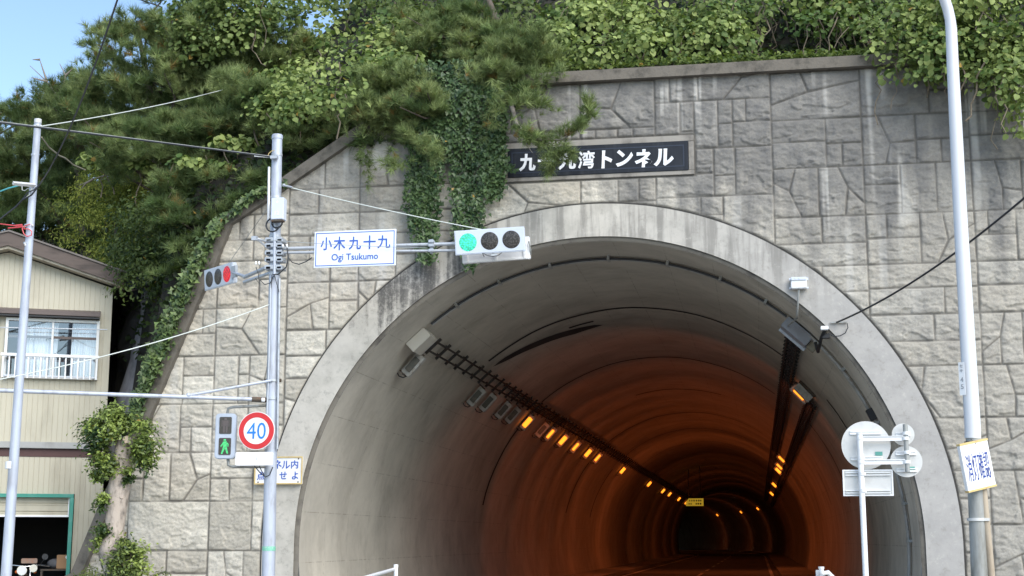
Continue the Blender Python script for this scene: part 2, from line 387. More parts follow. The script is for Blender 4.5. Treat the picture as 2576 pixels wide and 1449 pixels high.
def build_wall():
    X0, X1, Z0, Z1, ST = -12.7, 7.4, -.2, 9.93, .0165
    nx, nz = int((X1-X0)/ST)+1, int((Z1-Z0)/ST)+1
    xs, zs = X0+np.arange(nx)*ST, Z0+np.arange(nz)*ST
    X, Z = np.meshgrid(xs, zs)
    dist = np.zeros_like(X); sid = np.zeros_like(X); tx = np.zeros_like(X); tz = np.zeros_like(X); rel = np.zeros_like(X)
    H = .88; stones = []
    x = X0; 
    while x < X1:
        cw = random.choice([1.55, 1.8, 2.05, 1.35]); z = Z_TOP-.2-random.choice([0, 1])*H*.5-11*H
        while z < Z1:
            u = x
            k = random.choice([(.5, .5), (.38, .62), (.62, .38), (1.,), (.34, .33, .33)]) if cw > 1.6 else random.choice([(.5, .5), (1.,), (.6, .4)])
            for f in k:
                stones += split_cell(u, z, u+cw*f, z+H); u += cw*f
            z += H
        x += cw
    for P in stones:
        P = np.array(P); bx0, bz0 = P.min(0); bx1, bz1 = P.max(0)
        i0, i1 = max(0, int((bx0-X0)/ST)), min(nx, int((bx1-X0)/ST)+2); j0, j1 = max(0, int((bz0-Z0)/ST)), min(nz, int((bz1-Z0)/ST)+2)
        if i1 <= i0 or j1 <= j0: continue
        xx, zz = X[j0:j1, i0:i1], Z[j0:j1, i0:i1]; inside = np.zeros(xx.shape, bool); dm = np.full(xx.shape, 9.)
        wob = (vnoise(xx*3.1, zz*3.1, 91)-.5)*.03
        for a, b in zip(P, np.roll(P, -1, 0)):
            c = ((a[1] > zz) != (b[1] > zz))
            with np.errstate(divide='ignore', invalid='ignore'):
                inside ^= c & (xx < (b[0]-a[0])*(zz-a[1])/(b[1]-a[1]+1e-12)+a[0])
            e = b-a; t = np.clip(((xx-a[0])*e[0]+(zz-a[1])*e[1])/(e@e+1e-12), 0, 1)
            dm = np.minimum(dm, np.hypot(xx-a[0]-t*e[0], zz-a[1]-t*e[1]))
        dm = np.where(inside, np.clip(dm+wob*.6, 0.0, None), 0)
        sl = (slice(j0, j1), slice(i0, i1))
        dist[sl] = np.where(inside, dm, dist[sl]); sid[sl] = np.where(inside, random.random(), sid[sl])
        tx[sl] = np.where(inside, random.uniform(-.03, .03)*(xx-(bx0+bx1)/2), tx[sl]); tz[sl] = np.where(inside, random.uniform(-.05, .02)*(zz-(bz0+bz1)/2), tz[sl])
        rel[sl] = np.where(inside, (zz-bz0)/(bz1-bz0), rel[sl])
    bd = name_board_rect(); ring_d = np.hypot(X, Z-ZC)-(R_OUT+.03)
    bx = np.maximum(np.maximum(bd[0]-.045-X, X-bd[1]-.045), np.maximum(bd[2]-.045-Z, Z-bd[3]-.045))
    dist = np.clip(np.minimum(np.minimum(dist, np.where(Z > ZC, ring_d, np.abs(X)-R_OUT-.03)), bx), 0, None)
    prof = sstep(.003, .026, dist)*(.85+.15*sstep(.02, .10, dist))
    so = sid*57.0
    n1 = fbm(X*2.2+so, Z*4.6+so*1.7, 5, 4); n2 = fbm(X*9, Z*15, 6, 4); n3 = fbm(X*3+so, Z*7-so, 8, 3)
    n4 = fbm(X*22, Z*30, 16, 3); rg = 1-np.abs(2*fbm(X*5+so, Z*8+so, 18, 4)-1)
    face = .034+.026*(n1-.5)+.028*(n2-.5)+.015*(n4-.5)+.020*(rg-.7)+tx*.5+tz*.5
    chip = sstep(.52, .56, n3)*sstep(.75, .25, rel)         # quarry-faced breaks, mostly low on the stone
    face = face-.022*chip
    h = prof*np.maximum(face, .012)+.006*fbm(X*20, Z*20, 9, 2)*(1-prof)
    # weathering: dark algae high up, pale lime runs below joints
    ph = fbm(X*.35, Z*.12, 31, 3); st = fbm(X*2.6, Z*.30, 33, 4); st2 = fbm(X*6.5, Z*.22, 34, 3)
    top = sstep(6.0, 9.0, Z+(st-.5)*3.4)
    right = sstep(-2.5, 6.0, X)  # right side darker: dirt mixed with shade put into the colour
    dark = top*(.55+.45*sstep(-7, -1, X))*.92+.52*right+.36*(ph-.5)
    left_run = sstep(-9.6, -8, X)*sstep(-4.5, -6.5, X)*sstep(5.5, 7.2, Z)
    dark = dark+left_run*(.5*sstep(.42, .62, st)-.2)
    dark -= .75*sstep(-3.9, -3.2, X)*sstep(.6, -.4, X)*sstep(7.1, 7.5, Z)*sstep(8.35, 8.05, Z)   # washed pale strip under the name board
    dark = dark+(sid-.5)*.30*sstep(0, 6, X+Z-2)
    dark = np.clip(dark+(st2-.5)*.45*sstep(3, 8, Z), 0, 1)*.92
    streak = sstep(.67, .80, st2)*sstep(4.5, 8, Z)*.65+sstep(.66, .78, fbm(X*3.2, Z*.16, 44, 3))*sstep(2, 5, Z)*.7
    streak = np.clip(streak*1.15, 0, .9)*sstep(.40, .66, fbm(X*1.1, Z*.9, 51, 3))*(.35+.65*prof)
    jt = 1-sstep(.004, .024, dist)
    low_dark = sstep(.24, .03, rel)*(.25+.5*chip)*.5  # darker towards the foot of each stone, more where chipped
    colr = np.stack([np.clip(jt+low_dark*.6, 0, 1), np.clip(1.05*sid+.45*n1-.25, 0, 1), dark, streak], -1)
    keep_v = (Z < cope_z(X)-.03) & (np.hypot(X, Z-ZC) > R_OUT-.10) & ~((abs(X) < R_OUT-.1) & (Z < ZC))
    keep_v &= ~((X > bd[0]) & (X < bd[1]) & (Z > bd[2]) & (Z < bd[3]))
    F = grid_faces(nz, nx); F = F[keep_v.ravel()[F].all(1)]
    VV = np.stack([X, -h, Z], -1).reshape(-1, 3); C = colr.reshape(-1, 4)
    used = np.unique(F); mp = np.full(nx*nz, -1); mp[used] = np.arange(len(used))
    return VV[used], mp[F], C[used]
BOARD = [at(1278, 375), at(1733, 353), at(1733, 432), at(1278, 448)]
def name_board_rect():
    x0 = BOARD[0][0]; x1 = BOARD[1][0]; z0 = (BOARD[2][2]+BOARD[3][2])/2; z1 = (BOARD[0][2]+BOARD[1][2])/2
    return x0-.045, x1+.065, z0-.05, z1+.07
portal = thing('portal_wall', 'tall tunnel portal wall of rough grey and beige stone blocks under a concrete coping', 'wall', (0, 0, 0))
_v, _f, _c = build_wall()
np_mesh('stone_facing', _v, _f[:, ::1], M_WALL, portal, _c, smooth=True)
# backing slab: the wall's body, with the tunnel arch left open
arch = [(R_OUT*.97*math.cos(a), ZC+R_OUT*.97*math.sin(a)) for a in np.linspace(0, math.pi, 49)]
prof_ = [(-12.5, -.2)]+[(x+.06, z-.1) for x, z in COPE[1:]]+[(9, -.2)]
poly = [(x, .03, z) for x, z in prof_]+[(arch[0][0], .03, -.2)]+[(x, .03, z) for x, z in arch]+[(arch[-1][0], .03, -.2)]
MB().prism(poly, (0, .35, 0)).build('wall_body', M_WALL, portal)
# coping: a band along the top edge, standing proud of the stones
def offset_line(L, d):
    out = []
    for i, p in enumerate(L):
        a = np.array(L[max(i-1, 0)]); b = np.array(L[min(i+1, len(L)-1)]); p = np.array(p)
        t1 = p-a; t2 = b-p
        n = np.zeros(2)
        for t in (t1, t2):
            if np.hypot(*t) > 1e-6: t = t/np.hypot(*t); n += np.array([t[1], -t[0]])
        n /= np.hypot(*n); k = 1.0
        if 0 < i < len(L)-1:
            q = t1/np.hypot(*t1); k = 1/max(.5, abs(np.dot(n, np.array([q[1], -q[0]]))))
        out.append(p+n*d*k)
    return out
inn = offset_line(COPE, .20); cp = MB()
YF, YB = -.17, .42
for i in range(len(COPE)-1):
    (ax, az), (bx, bz) = COPE[i], COPE[i+1]; (cx_, cz), (dx_, dz) = inn[i], inn[i+1]
    cp.add([(ax, YF, az), (bx, YF, bz), (dx_, YF, dz), (cx_, YF, cz), (ax, YB, az), (bx, YB, bz), (dx_, YB, dz), (cx_, YB, cz)],
           [(0, 1, 2, 3), (0, 4, 5, 1), (3, 2, 6, 7), (4, 7, 6, 5)])
cpo = cp.build('coping', M_COPE, portal)

# arch ring
def ring_mat():
    m, nt, b = new_mat('arch_ring_concrete'); b.inputs['Roughness'].default_value = .88; b.inputs['Specular IOR Level'].default_value = .25
    g = nt.nodes.new('ShaderNodeNewGeometry'); sx = nt.nodes.new('ShaderNodeSeparateXYZ'); nt.links.new(g.outputs['Position'], sx.inputs[0])
    x, z = sx.outputs[0], sx.outputs[2]
    n1 = noise(nt, 1.6, 7, rough=.65); n2 = noise(nt, 9, 8, rough=.75); st = noise(nt, 1, 5, stretch=(7, 7, .55))
    c = mixc(nt, ramp(nt, n1, .35, .7), (.54, .51, .455), (.40, .378, .335))
    c = mixc(nt, mth(nt, 'MULTIPLY', ramp(nt, x, -1.0, 6), .55), c, (.27, .27, .285))  # darker, bluer right flank: dirt and painted shade together
    hi = ramp(nt, z, 5.2, 6.6)
    c = mixc(nt, mth(nt, 'MULTIPLY', mth(nt, 'MULTIPLY', ramp(nt, st, .44, .64), hi), .62), c, (.17, .162, .148))
    # algae: black bloom on the left haunch
    dx = mth(nt, 'MULTIPLY', mth(nt, 'ADD', x, 3.45), .50); dz = mth(nt, 'MULTIPLY', mth(nt, 'SUBTRACT', z, 6.15), .62)
    rr = mth(nt, 'ADD', mth(nt, 'MULTIPLY', dx, dx), mth(nt, 'MULTIPLY', dz, dz))
    mk = ramp(nt, mth(nt, 'SUBTRACT', mth(nt, 'ADD', mth(nt, 'MULTIPLY', n2, .9), mth(nt, 'MULTIPLY', st, .75)), mth(nt, 'MULTIPLY', rr, .55)), .60, .90)
    c = mixc(nt, mth(nt, 'MULTIPLY', mk, .80), c, (.045, .045, .045))
    c = mixc(nt, mth(nt, 'MULTIPLY', ramp(nt, n2, .54, .70), .45), c, (.56, .54, .49))
    c = mixc(nt, mth(nt, 'MULTIPLY', ramp(nt, n2, .48, .34), .45), c, (.24, .23, .205))
    nt.links.new(c, b.inputs['Base Color']); bump(nt, b, n2, .18, .012); return m
M_RING = ring_mat()
def arc_poly(r, n=96, z0=-.2):
    L = [(r*math.cos(a), ZC+r*math.sin(a)) for a in np.linspace(-.02, math.pi+.02, n)]
    return [(L[0][0], z0)]+L+[(L[-1][0], z0)]
ro, ri, rc = arc_poly(R_OUT), arc_poly(R_IN+.075), arc_poly(R_IN+.035); mb = MB()
prof3 = [(ro, .02), (ro, -.055), (ri, -.055)]
prof4 = [(ri, -.055), (ri, -.02), (rc, -.018), (arc_poly(R_IN-.004), .004)]
for (A, ya), (B, yb) in zip(prof3[:-1], prof3[1:]):
    for i in range(len(ro)-1):
        mb.add([(A[i][0], ya, A[i][1]), (A[i+1][0], ya, A[i+1][1]), (B[i+1][0], yb, B[i+1][1]), (B[i][0], yb, B[i][1])], [(0, 1, 2, 3)])
mb.build('arch_ring', M_RING, portal, smooth=40); mb = MB()
for (A, ya), (B, yb) in zip(prof4[:-1], prof4[1:]):
    for i in range(len(ro)-1):
        mb.add([(A[i][0], ya, A[i][1]), (A[i+1][0], ya, A[i+1][1]), (B[i+1][0], yb, B[i+1][1]), (B[i][0], yb, B[i][1])], [(0, 1, 2, 3)])
mb.build('ring_lip', pbr('grimy_arch_lip', (.17, .155, .13), .95, 0, (.07, .062, .055), 3, 1, bmp=.4, bscale=20), portal, smooth=40)
# dark sealant groove between ring and stones
mb = MB(); rg = arc_poly(R_OUT+.035)
for i in range(len(ro)-1):
    mb.add([(ro[i][0], -.012, ro[i][1]), (ro[i+1][0], -.012, ro[i+1][1]), (rg[i+1][0], -.012, rg[i+1][1]), (rg[i][0], -.012, rg[i][1])], [(0, 1, 2, 3)])
M_GROOVE = pbr('dark_joint', (.05, .048, .045), .95)
mb.build('ring_joint', M_GROOVE, portal)
# plain cement margin round the name board
bx0, bx1, bz0, bz1 = name_board_rect()
mg = MB()
for a in ((bx0-.02, bx1+.02, bz1-.09, bz1+.02), (bx0-.02, bx1+.02, bz0-.02, bz0+.06)): mg.box(((a[0]+a[1])/2, -.022, (a[2]+a[3])/2), (a[1]-a[0], .045, a[3]-a[2]))
for a in ((bx0-.02, bx0+.055), (bx1-.075, bx1+.02)): mg.box(((a[0]+a[1])/2, -.021, (bz0+bz1)/2-.015), (a[1]-a[0], .041, bz1-bz0-.154))
mg.build('board_surround', pbr('stained_cement', (.30, .28, .25), .95, 0, (.12, .11, .10), 2.5, 1, (1, 1, .6), bmp=.4, bscale=25), portal, bevel=.006)

# ================================================================ TUNNEL LINING
def lining_mat():
    m, nt, b = new_mat('stained_lining_concrete'); b.inputs['Roughness'].default_value = .97; b.inputs['Specular IOR Level'].default_value = .08
    g = nt.nodes.new('ShaderNodeNewGeometry'); sx = nt.nodes.new('ShaderNodeSeparateXYZ'); nt.links.new(g.outputs['Position'], sx.inputs[0])
    z = sx.outputs[2]
    n1 = noise(nt, .5, 7, rough=.7); n2 = noise(nt, 4, 8, rough=.75); st = noise(nt, 1, 6, stretch=(.9, 1.3, .9), rough=.7)
    c = mixc(nt, ramp(nt, n1, .3, .7), (.58, .54, .465), (.43, .40, .345))
    c = mixc(nt, mth(nt, 'MULTIPLY', ramp(nt, st, .45, .72), .40), c, (.27, .245, .205))
    c = mixc(nt, mth(nt, 'MULTIPLY', ramp(nt, mth(nt, 'ADD', z, mth(nt, 'MULTIPLY', n1, 2.5)), 5.6, 7.8), .18), c, (.28, .26, .225))  # slightly darker towards the crown
    c = mixc(nt, mth(nt, 'MULTIPLY', ramp(nt, n2, .60, .74), .30), c, (.46, .44, .40))
    c = mixc(nt, mth(nt, 'MULTIPLY', ramp(nt, n2, .36, .26), .5), c, (.11, .10, .09))
    # form-board seams: along the axis and round the arch
    bt = nt.nodes.new('ShaderNodeUVMap'); bt.uv_map = 'UVMap'
    br = nd(nt, 'ShaderNodeTexBrick', Scale=1.0); br.inputs['Mortar Size'].default_value = .009; br.inputs['Mortar Smooth'].default_value = .4
    br.inputs['Brick Width'].default_value = .9; br.inputs['Row Height'].default_value = 1.5; br.offset = .0
    nt.links.new(bt.outputs[0], br.inputs['Vector'])
    c = mixc(nt, mth(nt, 'MULTIPLY', mth(nt, 'MULTIPLY', br.outputs['Fac'], ramp(nt, n2, .42, .60)), .55), c, (.18, .165, .14))
    nt.links.new(c, b.inputs['Base Color']); bump(nt, b, n2, .15, .01); return m
M_LINING = lining_mat()
tunnel = thing('tunnel', 'concrete lined road tunnel under the hill glowing orange inside', 'tunnel', (0, 0, 0))
TH = np.linspace(-16, 196, 97); S2 = [0., .5, 1, 2]+[s for s in SS if s >= 4]
lv = np.array([lin(t, s) for s in S2 for t in TH]); lf = grid_faces(len(S2), len(TH))
lo = np_mesh('lining', lv, lf, M_LINING, tunnel, smooth=True)
uv = lo.data.uv_layers.new(name='UVMap'); li = lf.ravel()
uvv = np.stack([np.radians(TH[li % len(TH)])*R_IN, np.array(S2)[li//len(TH)]], -1); uv.data.foreach_set('uv', uvv.astype(np.float32).ravel())
# outer shell so that the hill never shows daylight through the lining
M_SEAL = pbr('dark_joint_repair', (.026, .022, .021), .9, 0, (.014, .013, .013), 3, .8)
def band(name, pts_a, pts_b, off=.008):
    mb = MB()
    for (a, b, c, d) in zip(pts_a[:-1], pts_a[1:], pts_b[1:], pts_b[:-1]): mb.add([lin(*a, off), lin(*b, off), lin(*c, off), lin(*d, off)], [(0, 1, 2, 3)])
    return mb.build(name, M_SEAL, tunnel)
def ring_seal(s, t0, t1, wd):
    T = np.linspace(t0, t1, max(3, int(abs(t1-t0)/3)))
    wob = [.03*math.sin(t*.31+s) for t in T]
    band('joint_repair', [(t, s-wd/2+w_) for t, w_ in zip(T, wob)], [(t, s+wd/2+w_) for t, w_ in zip(T, wob)])
for args in ((7.4, 51, 128.5, .17), (7.55, 27.5, 36.5, .2), (16.4, 52, 130, .15), (16.6, 141.5, 168, .2), (15.8, 12, 38, .16), (25.4, 73, 105.5, .16), (34.8, 56, 129.5, .14),
             (34.8, 142, 167, .2), (43.5, 60, 130, .13), (43.5, 140, 167.5, .2), (53, 50, 130, .1), (62, 50, 130, .1), (25.3, 14, 26, .12), (34.7, 12, 33, .14)): ring_seal(*args)
# the branching repair patch on the left haunch
Tq = np.linspace(129, 99.5, 16)
band('repair_patch', [(t, np.interp(t, [99.5, 101, 107, 118, 126, 129], [9.42, 9.2, 8.95, 8.5, 8.15, 8.18])) for t in Tq], [(t, np.interp(t, [99.5, 101, 107, 118, 126, 129], [9.44, 9.55, 9.7, 9.15, 8.6, 8.2])) for t in Tq])
band('repair_patch', [(t, 8.55) for t in np.linspace(107.5, 101, 5)], [(t, 8.74) for t in np.linspace(107.5, 101, 5)])
# ================================================================ TEXT
def text_mesh(name, body, mat, parent, origin, xdir, zdir, wid, hgt, depth=.004, bold=0., shear=0.):
    """Letters as one mesh filling a wid x hgt box whose centre is origin, reading along xdir."""
    cu = bpy.data.curves.new('txt', 'FONT'); cu.body = body; cu.extrude = .01; cu.offset = bold; cu.resolution_u = 3; cu.shear = shear
    ob = bpy.data.objects.new('txt', cu); COL.objects.link(ob)
    dg = bpy.context.evaluated_depsgraph_get(); me = bpy.data.meshes.new_from_object(ob.evaluated_get(dg))
    bpy.data.objects.remove(ob); bpy.data.curves.remove(cu)
    n = len(me.vertices); a = np.zeros(n*3); me.vertices.foreach_get('co', a); a = a.reshape(-1, 3)
    lo, hi = a.min(0), a.max(0); a[:, 0] = (a[:, 0]-(lo[0]+hi[0])/2)*(wid/max(1e-6, hi[0]-lo[0])); a[:, 1] = (a[:, 1]-(lo[1]+hi[1])/2)*(hgt/max(1e-6, hi[1]-lo[1]))
    a[:, 2] = (a[:, 2]-lo[2])/max(1e-6, hi[2]-lo[2])*depth
    xd = np.array(V(xdir).normalized()); zd = np.array(V(zdir).normalized()); nd_ = np.cross(xd, zd)
    P = np.array(V(origin))[None]+a[:, :1]*xd+a[:, 1:2]*zd+a[:, 2:]*nd_
    me.vertices.foreach_set('co', P.ravel()); me.name = name; me.materials.clear()
    return link_mesh(name, me, mat, parent)
def rrect(c, xd, zd, w_, h_, r, n=5):
    c, xd, zd = V(c), V(xd).normalized(), V(zd).normalized(); out = []
    for (sx, sz, a0) in ((1, 1, 0), (-1, 1, 90), (-1, -1, 180), (1, -1, 270)):
        for k in range(n):
            a = math.radians(a0+90*k/(n-1)); out.append(c+xd*(sx*(w_/2-r)+r*math.cos(a))+zd*(sz*(h_/2-r)+r*math.sin(a)))
    return out
def frame_ring(name, mat, parent, c, xd, zd, w_, h_, t, out, th=.004):
    """A thin rectangular border line standing on a face; out is the face's normal."""
    mb = MB(); c, xd, zd, out = V(c), V(xd).normalized(), V(zd).normalized(), V(out).normalized()
    M = Matrix((xd, -out, zd)).transposed()
    for s in (-1, 1):
        mb.box(c+zd*s*(h_/2-t/2), (w_, th, t), M); mb.box(c+xd*s*(w_/2-t/2), (t, th, h_-2*t), M)
    return mb.build(name, mat, parent)
XD, ZD, ND = Vector((1, 0, 0)), Vector((0, 0, 1)), Vector((0, -1, 0))

# ================================================================ NAME BOARD
bc = (BOARD[0]+BOARD[2])/2; bw = BOARD[1][0]-BOARD[0][0]-.02; bh = (BOARD[0][2]+BOARD[1][2]-BOARD[2][2]-BOARD[3][2])/2-.02
nb = thing('name_board', 'black stone tunnel name board with white brush lettering, half hidden by a pine bough', 'sign', (bc[0], 0, bc[2]))
M_BOARD = pbr('black_polished_stone', (.010, .013, .020), .5, 0, (.030, .033, .040), 2.2, .9, (3, 3, .35), spec=.3)
MB().box((bc[0], -.03, bc[2]), (bw, .06, bh)).build('board', M_BOARD, nb, bevel=.008)
M_BRUSH = pbr('white_lettering', (.80, .82, .85), .5, 0, (.62, .62, .62), 8, .7)
frame_ring('border_line', pbr('board_border', (.028, .036, .055), .5, spec=.3), nb, (bc[0], -.061, bc[2]), XD, ZD, bw-.14, bh-.14, .022, ND)
chars = [('九', 1327, 409, 43, 46), ('十', 1374, 406, 43, 42), ('九', 1427, 405, 46, 46), ('湾', 1475, 402, 43, 47), ('ト', 1527, 401, 27, 47), ('ン', 1571, 398, 43, 44), ('ネ', 1619, 398.5, 44, 47), ('ル', 1670, 396, 50, 45)]
zs_ = 0
for ch, x, y, w0, h0 in chars:
    p = at(x, y, -.06); sc = 1/ (PX_F/(24.5*1.02))
    text_mesh('lettering', ch, M_BRUSH, nb, (p[0], -.0605, p[2]), (1, 0, 0), (.05, 0, 1), w0*sc, h0*sc, .012, bold=.042 if ch != '湾' else .02)

# ================================================================ SIGNAL POLE
YP = -2.2
P_TOP, P_BOT = at(697.5, 346, YP), at(675, 1449, YP)
def pole_pt(y, dx=0, dy=0):
    """Axis point of the signal pole at image height y."""
    t = (y-346)/(1449-346); p = at(697.5+(675-697.5)*t+dx, y, YP+dy); return p
pb = P_BOT+(P_BOT-P_TOP)*(P_BOT[2]/(P_TOP[2]-P_BOT[2]))
sp = thing('signal_pole', 'pale blue grey steel traffic signal pole carrying signals, arms and signs', 'pole', pb)
MB().tube([pb, P_BOT, pole_pt(900), P_TOP], [.112, .108, .094, .086], 24).build('pole', M_POLE, sp, smooth=40)
MB().tube([P_TOP+np.array([0, 0, -.03]), P_TOP+np.array([0, 0, .035]), P_TOP+np.array([0, 0, .05])], [.095, .095, .08], 24).build('cap', M_POLE, sp, smooth=40)
rz = MB()
for y, r in ((390, .094), (497, .096), (595, .1), (612, .1), (657, .1), (690, .1), (958, .11), (1003, .11)):
    p = pole_pt(y); rz.tube([p-np.array([0, 0, .02]), p+np.array([0, 0, .02])], r, 20)
build_each(rz, 'clamp_band', M_GALV, sp, smooth=40)
# conduits strapped to its front
mb = MB(); mb.tube([pole_pt(420, -19, -.05), pole_pt(560, -18, -.06)], .022, 8); mb.build('cable_conduit', M_WHITE, sp, smooth=60)
mb = MB(); mb.tube([pole_pt(560, -2, -.13), pole_pt(690, 0, -.13)], .026, 10); mb.build('cable_conduit', M_POLE, sp, smooth=60)
mb = MB(); mb.tube([pole_pt(700, -9, -.11), pole_pt(960, -10, -.11), pole_pt(1130, -14, -.1)], .016, 8); mb.tube([pole_pt(700, 13, -.07), pole_pt(1130, 16, -.07)], .02, 8); build_each(mb, 'cable_conduit', M_GALV, sp, smooth=60)
# looped cables under the box and round the arm clamps
def loop(c, r, a0, a1, n=18, dy=0, sx=1):
    return [V(c)+Vector((sx*r*math.cos(a), dy, r*math.sin(a))) for a in np.radians(np.linspace(a0, a1, n))]
mb = MB(); mb.tube(loop(at(686, 566, YP-.15), .115, 20, 345), .014, 6)
mb.tube(loop(at(697, 560, YP-.15), .09, 170, 390), .014, 6); build_each(mb, 'looped_cable', M_CABLE, sp, smooth=60)
mb = MB()
q = [at(x, y, YP-.14) for x, y in ((712, 612), (722, 622), (725, 650), (720, 672), (700, 690), (686, 690))]; mb.tube(q, .011, 6)
q = [at(x, y, YP-.1) for x, y in ((726, 648), (735, 660), (752, 665), (770, 658), (785, 648))]; mb.tube(q, .009, 6)
q = [at(x, y, YP-.14) for x, y in ((644, 672), (650, 690), (653, 715), (643, 700))]; mb.tube(q, .008, 6)
q = [at(x, y, YP-.14) for x, y in ((688, 694), (680, 712), (666, 716), (655, 705))]; mb.tube(q, .008, 6)
mb.tube([at(690, 692, YP-.13), at(702, 735, YP-.11)], .007, 6); mb.tube([at(684, 692, YP-.13), at(681, 735, YP-.11)], .007, 6)
build_each(mb, 'dangling_cable', M_CABLE, sp, smooth=60)
mb = MB()                                                 # white cable ties / insulators at the arm clamp
for x, y in ((712, 619), (722, 619), (652, 662), (644, 662), (664, 1006), (660, 1006)): mb.sphere(at(x, y, YP-.14), .03, 8, (.6, 1, 1.3))
build_each(mb, 'insulator', M_WHITE, sp, smooth=80)
# clamp brackets and the small cantilever to the left
mb = MB()
for y in (606, 620, 638, 655, 675):
    mb.box(pole_pt(y, 2, -.02), (.30, .26, .075)); mb.box(pole_pt(y, 14, -.10), (.10, .10, .06)); mb.box(pole_pt(y, -14, -.10), (.09, .10, .055))
build_each(mb, 'arm_clamp', M_GALV, sp, bevel=.008)
mb = MB(); a_, b_ = at(641, 600, YP-.25), pole_pt(612, -4, -.05)
mb.tube([a_, at(655, 603, YP-.2), b_], .02, 6); mb.tube([at(648, 602, YP-.22), at(676, 626, YP-.08)], .018, 6); mb.box(a_, (.09, .09, .07)); mb.build('side_bracket', M_GALV, sp)
# arms
A0, A1 = pole_pt(626, 14, -.06), at(1150, 613, YP+.17)
arm = MB(); arm.tube([A0, A1], .030, 10); arm.tube([pole_pt(636, 14, -.06), at(1150, 630, YP+.17)], .024, 10); build_each(arm, 'signal_arm', M_GALV, sp, smooth=40)
mb = MB()
for x in (1086,): 
    for y in (608, 618, 631): mb.box(at(x, y, YP+.12), (.09, .12, .05))
    mb.box(at(x, 620, YP+.13), (.05, .05, .24))
mb.build('arm_tie', M_GALV, sp, bevel=.006)
dL = np.array([-.749, .663, 0]); s0 = pole_pt(668, -8, 0); s1 = s0+dL*.95+np.array([0, 0, -.06])
mb = MB(); mb.tube([s0, s1], .034, 10); mb.tube([pole_pt(686, -8, 0), s1+np.array([0, 0, -.09])], .030, 10); build_each(mb, 'signal_arm', M_GALV, sp, smooth=40)
dP = np.array([-.874, -.486, 0]); p0 = pole_pt(1006, -8, -.05)
mb = MB(); mb.tube([p0, p0+dP*7.2+np.array([0, 0, .02])], .033, 10)
b0 = pole_pt(957, 0, -.10); b1 = p0+dP*1.30+np.array([0, 0, .03]); mb.tube([b0, b1], .022, 8); mb.sphere(b1, .045, 8)
mb.build('long_side_arm', M_POLE, sp, smooth=40)
mb = MB(); mb.tube([p0, p0+dP*.28], .042, 10); mb.tube([pole_pt(957, -20, -.02), pole_pt(957, 22, -.02)], .03, 8); build_each(mb, 'arm_socket', M_RUST, sp, smooth=40)
# ped-signal brackets
mb = MB(); y0 = YP-.2
mb.tube([at(669, 1020, YP-.05), at(585, 1024, y0), at(574, 1028, y0), at(572, 1040, y0)], .023, 8)
mb.tube([at(672, 1174, YP-.05), at(588, 1174, y0), at(575, 1170, y0), at(573, 1150, y0)], .026, 8); build_each(mb, 'signal_bracket', M_GALV_OLD, sp, smooth=60)
q = MB(); q.tube([at(x, y, YP-.15) for x, y in ((640, 1172), (655, 1190), (668, 1200), (678, 1195), (686, 1175))], .009, 6); q.tube([at(x, y, YP-.14) for x, y in ((652, 1172), (660, 1188), (665, 1196))], .008, 6); build_each(q, 'dangling_cable', M_CABLE, sp, smooth=60)
st_ = MB(); p = pole_pt(1380); st_.tube([p-np.array([0, 0, .035]), p+np.array([0, 0, .035])], .111, 24); st_.build('green_sticker', pbr('green_sticker', (.18, .50, .36), .5, 0, (.5, .62, .55), 60, .9), sp, smooth=40)

# control box
cb = thing('control_box', 'white metal control box numbered 12 near the top of the signal pole', 'box', at(701, 557, YP-.2))
c = at(701.5, 527.5, YP-.17)
MB().box(c, (.225, .16, .385)).build('case', M_SIGNAL, cb, bevel=.012)
MB().box(c+np.array([0, -.084, 0]), (.205, .014, .36)).build('door', M_SIGNAL, cb, bevel=.006)
MB().box(c+np.array([0, -.03, -.205]), (.21, .12, .03)).build('cable_entry', M_RUST, cb, bevel=.005)
text_mesh('number', '12', M_WHITE, cb, c+np.array([0, -.0915, -.075]), XD, ZD, .08, .07, .003, bold=.03)
MB().add(*[[(c+np.array([.03*r*math.cos(a), -.092, .115+.03*r*math.sin(a)])) for a, r in zip(np.radians(np.arange(90, 450, 36)), [1, .45]*5)], [tuple(range(10))]]).build('emblem', M_WHITE, cb)

# ---------------------------------------------------------------- traffic signals
def led_mat(name, col, strength, base, on=True):
    m, nt, b = new_mat(name); b.inputs['Base Color'].default_value = (*base, 1); b.inputs['Roughness'].default_value = .35
    vo = nd(nt, 'ShaderNodeTexVoronoi', Scale=38.0); tc = nt.nodes.new('ShaderNodeTexCoord'); nt.links.new(tc.outputs['Object'], vo.inputs['Vector'])
    k = ramp(nt, vo.outputs['Distance'], .62, .30)
    b.inputs['Emission Color'].default_value = (*col, 1)
    if on: nt.links.new(mth(nt, 'ADD', mth(nt, 'MULTIPLY', k, strength*1.15), strength*.25), b.inputs['Emission Strength'])
    else: nt.links.new(mixc(nt, k, base, tuple(min(1, x*2.2+.02) for x in base)), b.inputs['Base Color'])
    return m
M_GREEN = led_mat('lit_green_led', (.02, .80, .42), .50, (.05, .3, .22))
M_REDLED = led_mat('lit_red_led', (.75, .008, .025), .42, (.25, .01, .02))
M_OFFLED = led_mat('dark_led', (0, 0, 0), 0, (.028, .024, .022), False)
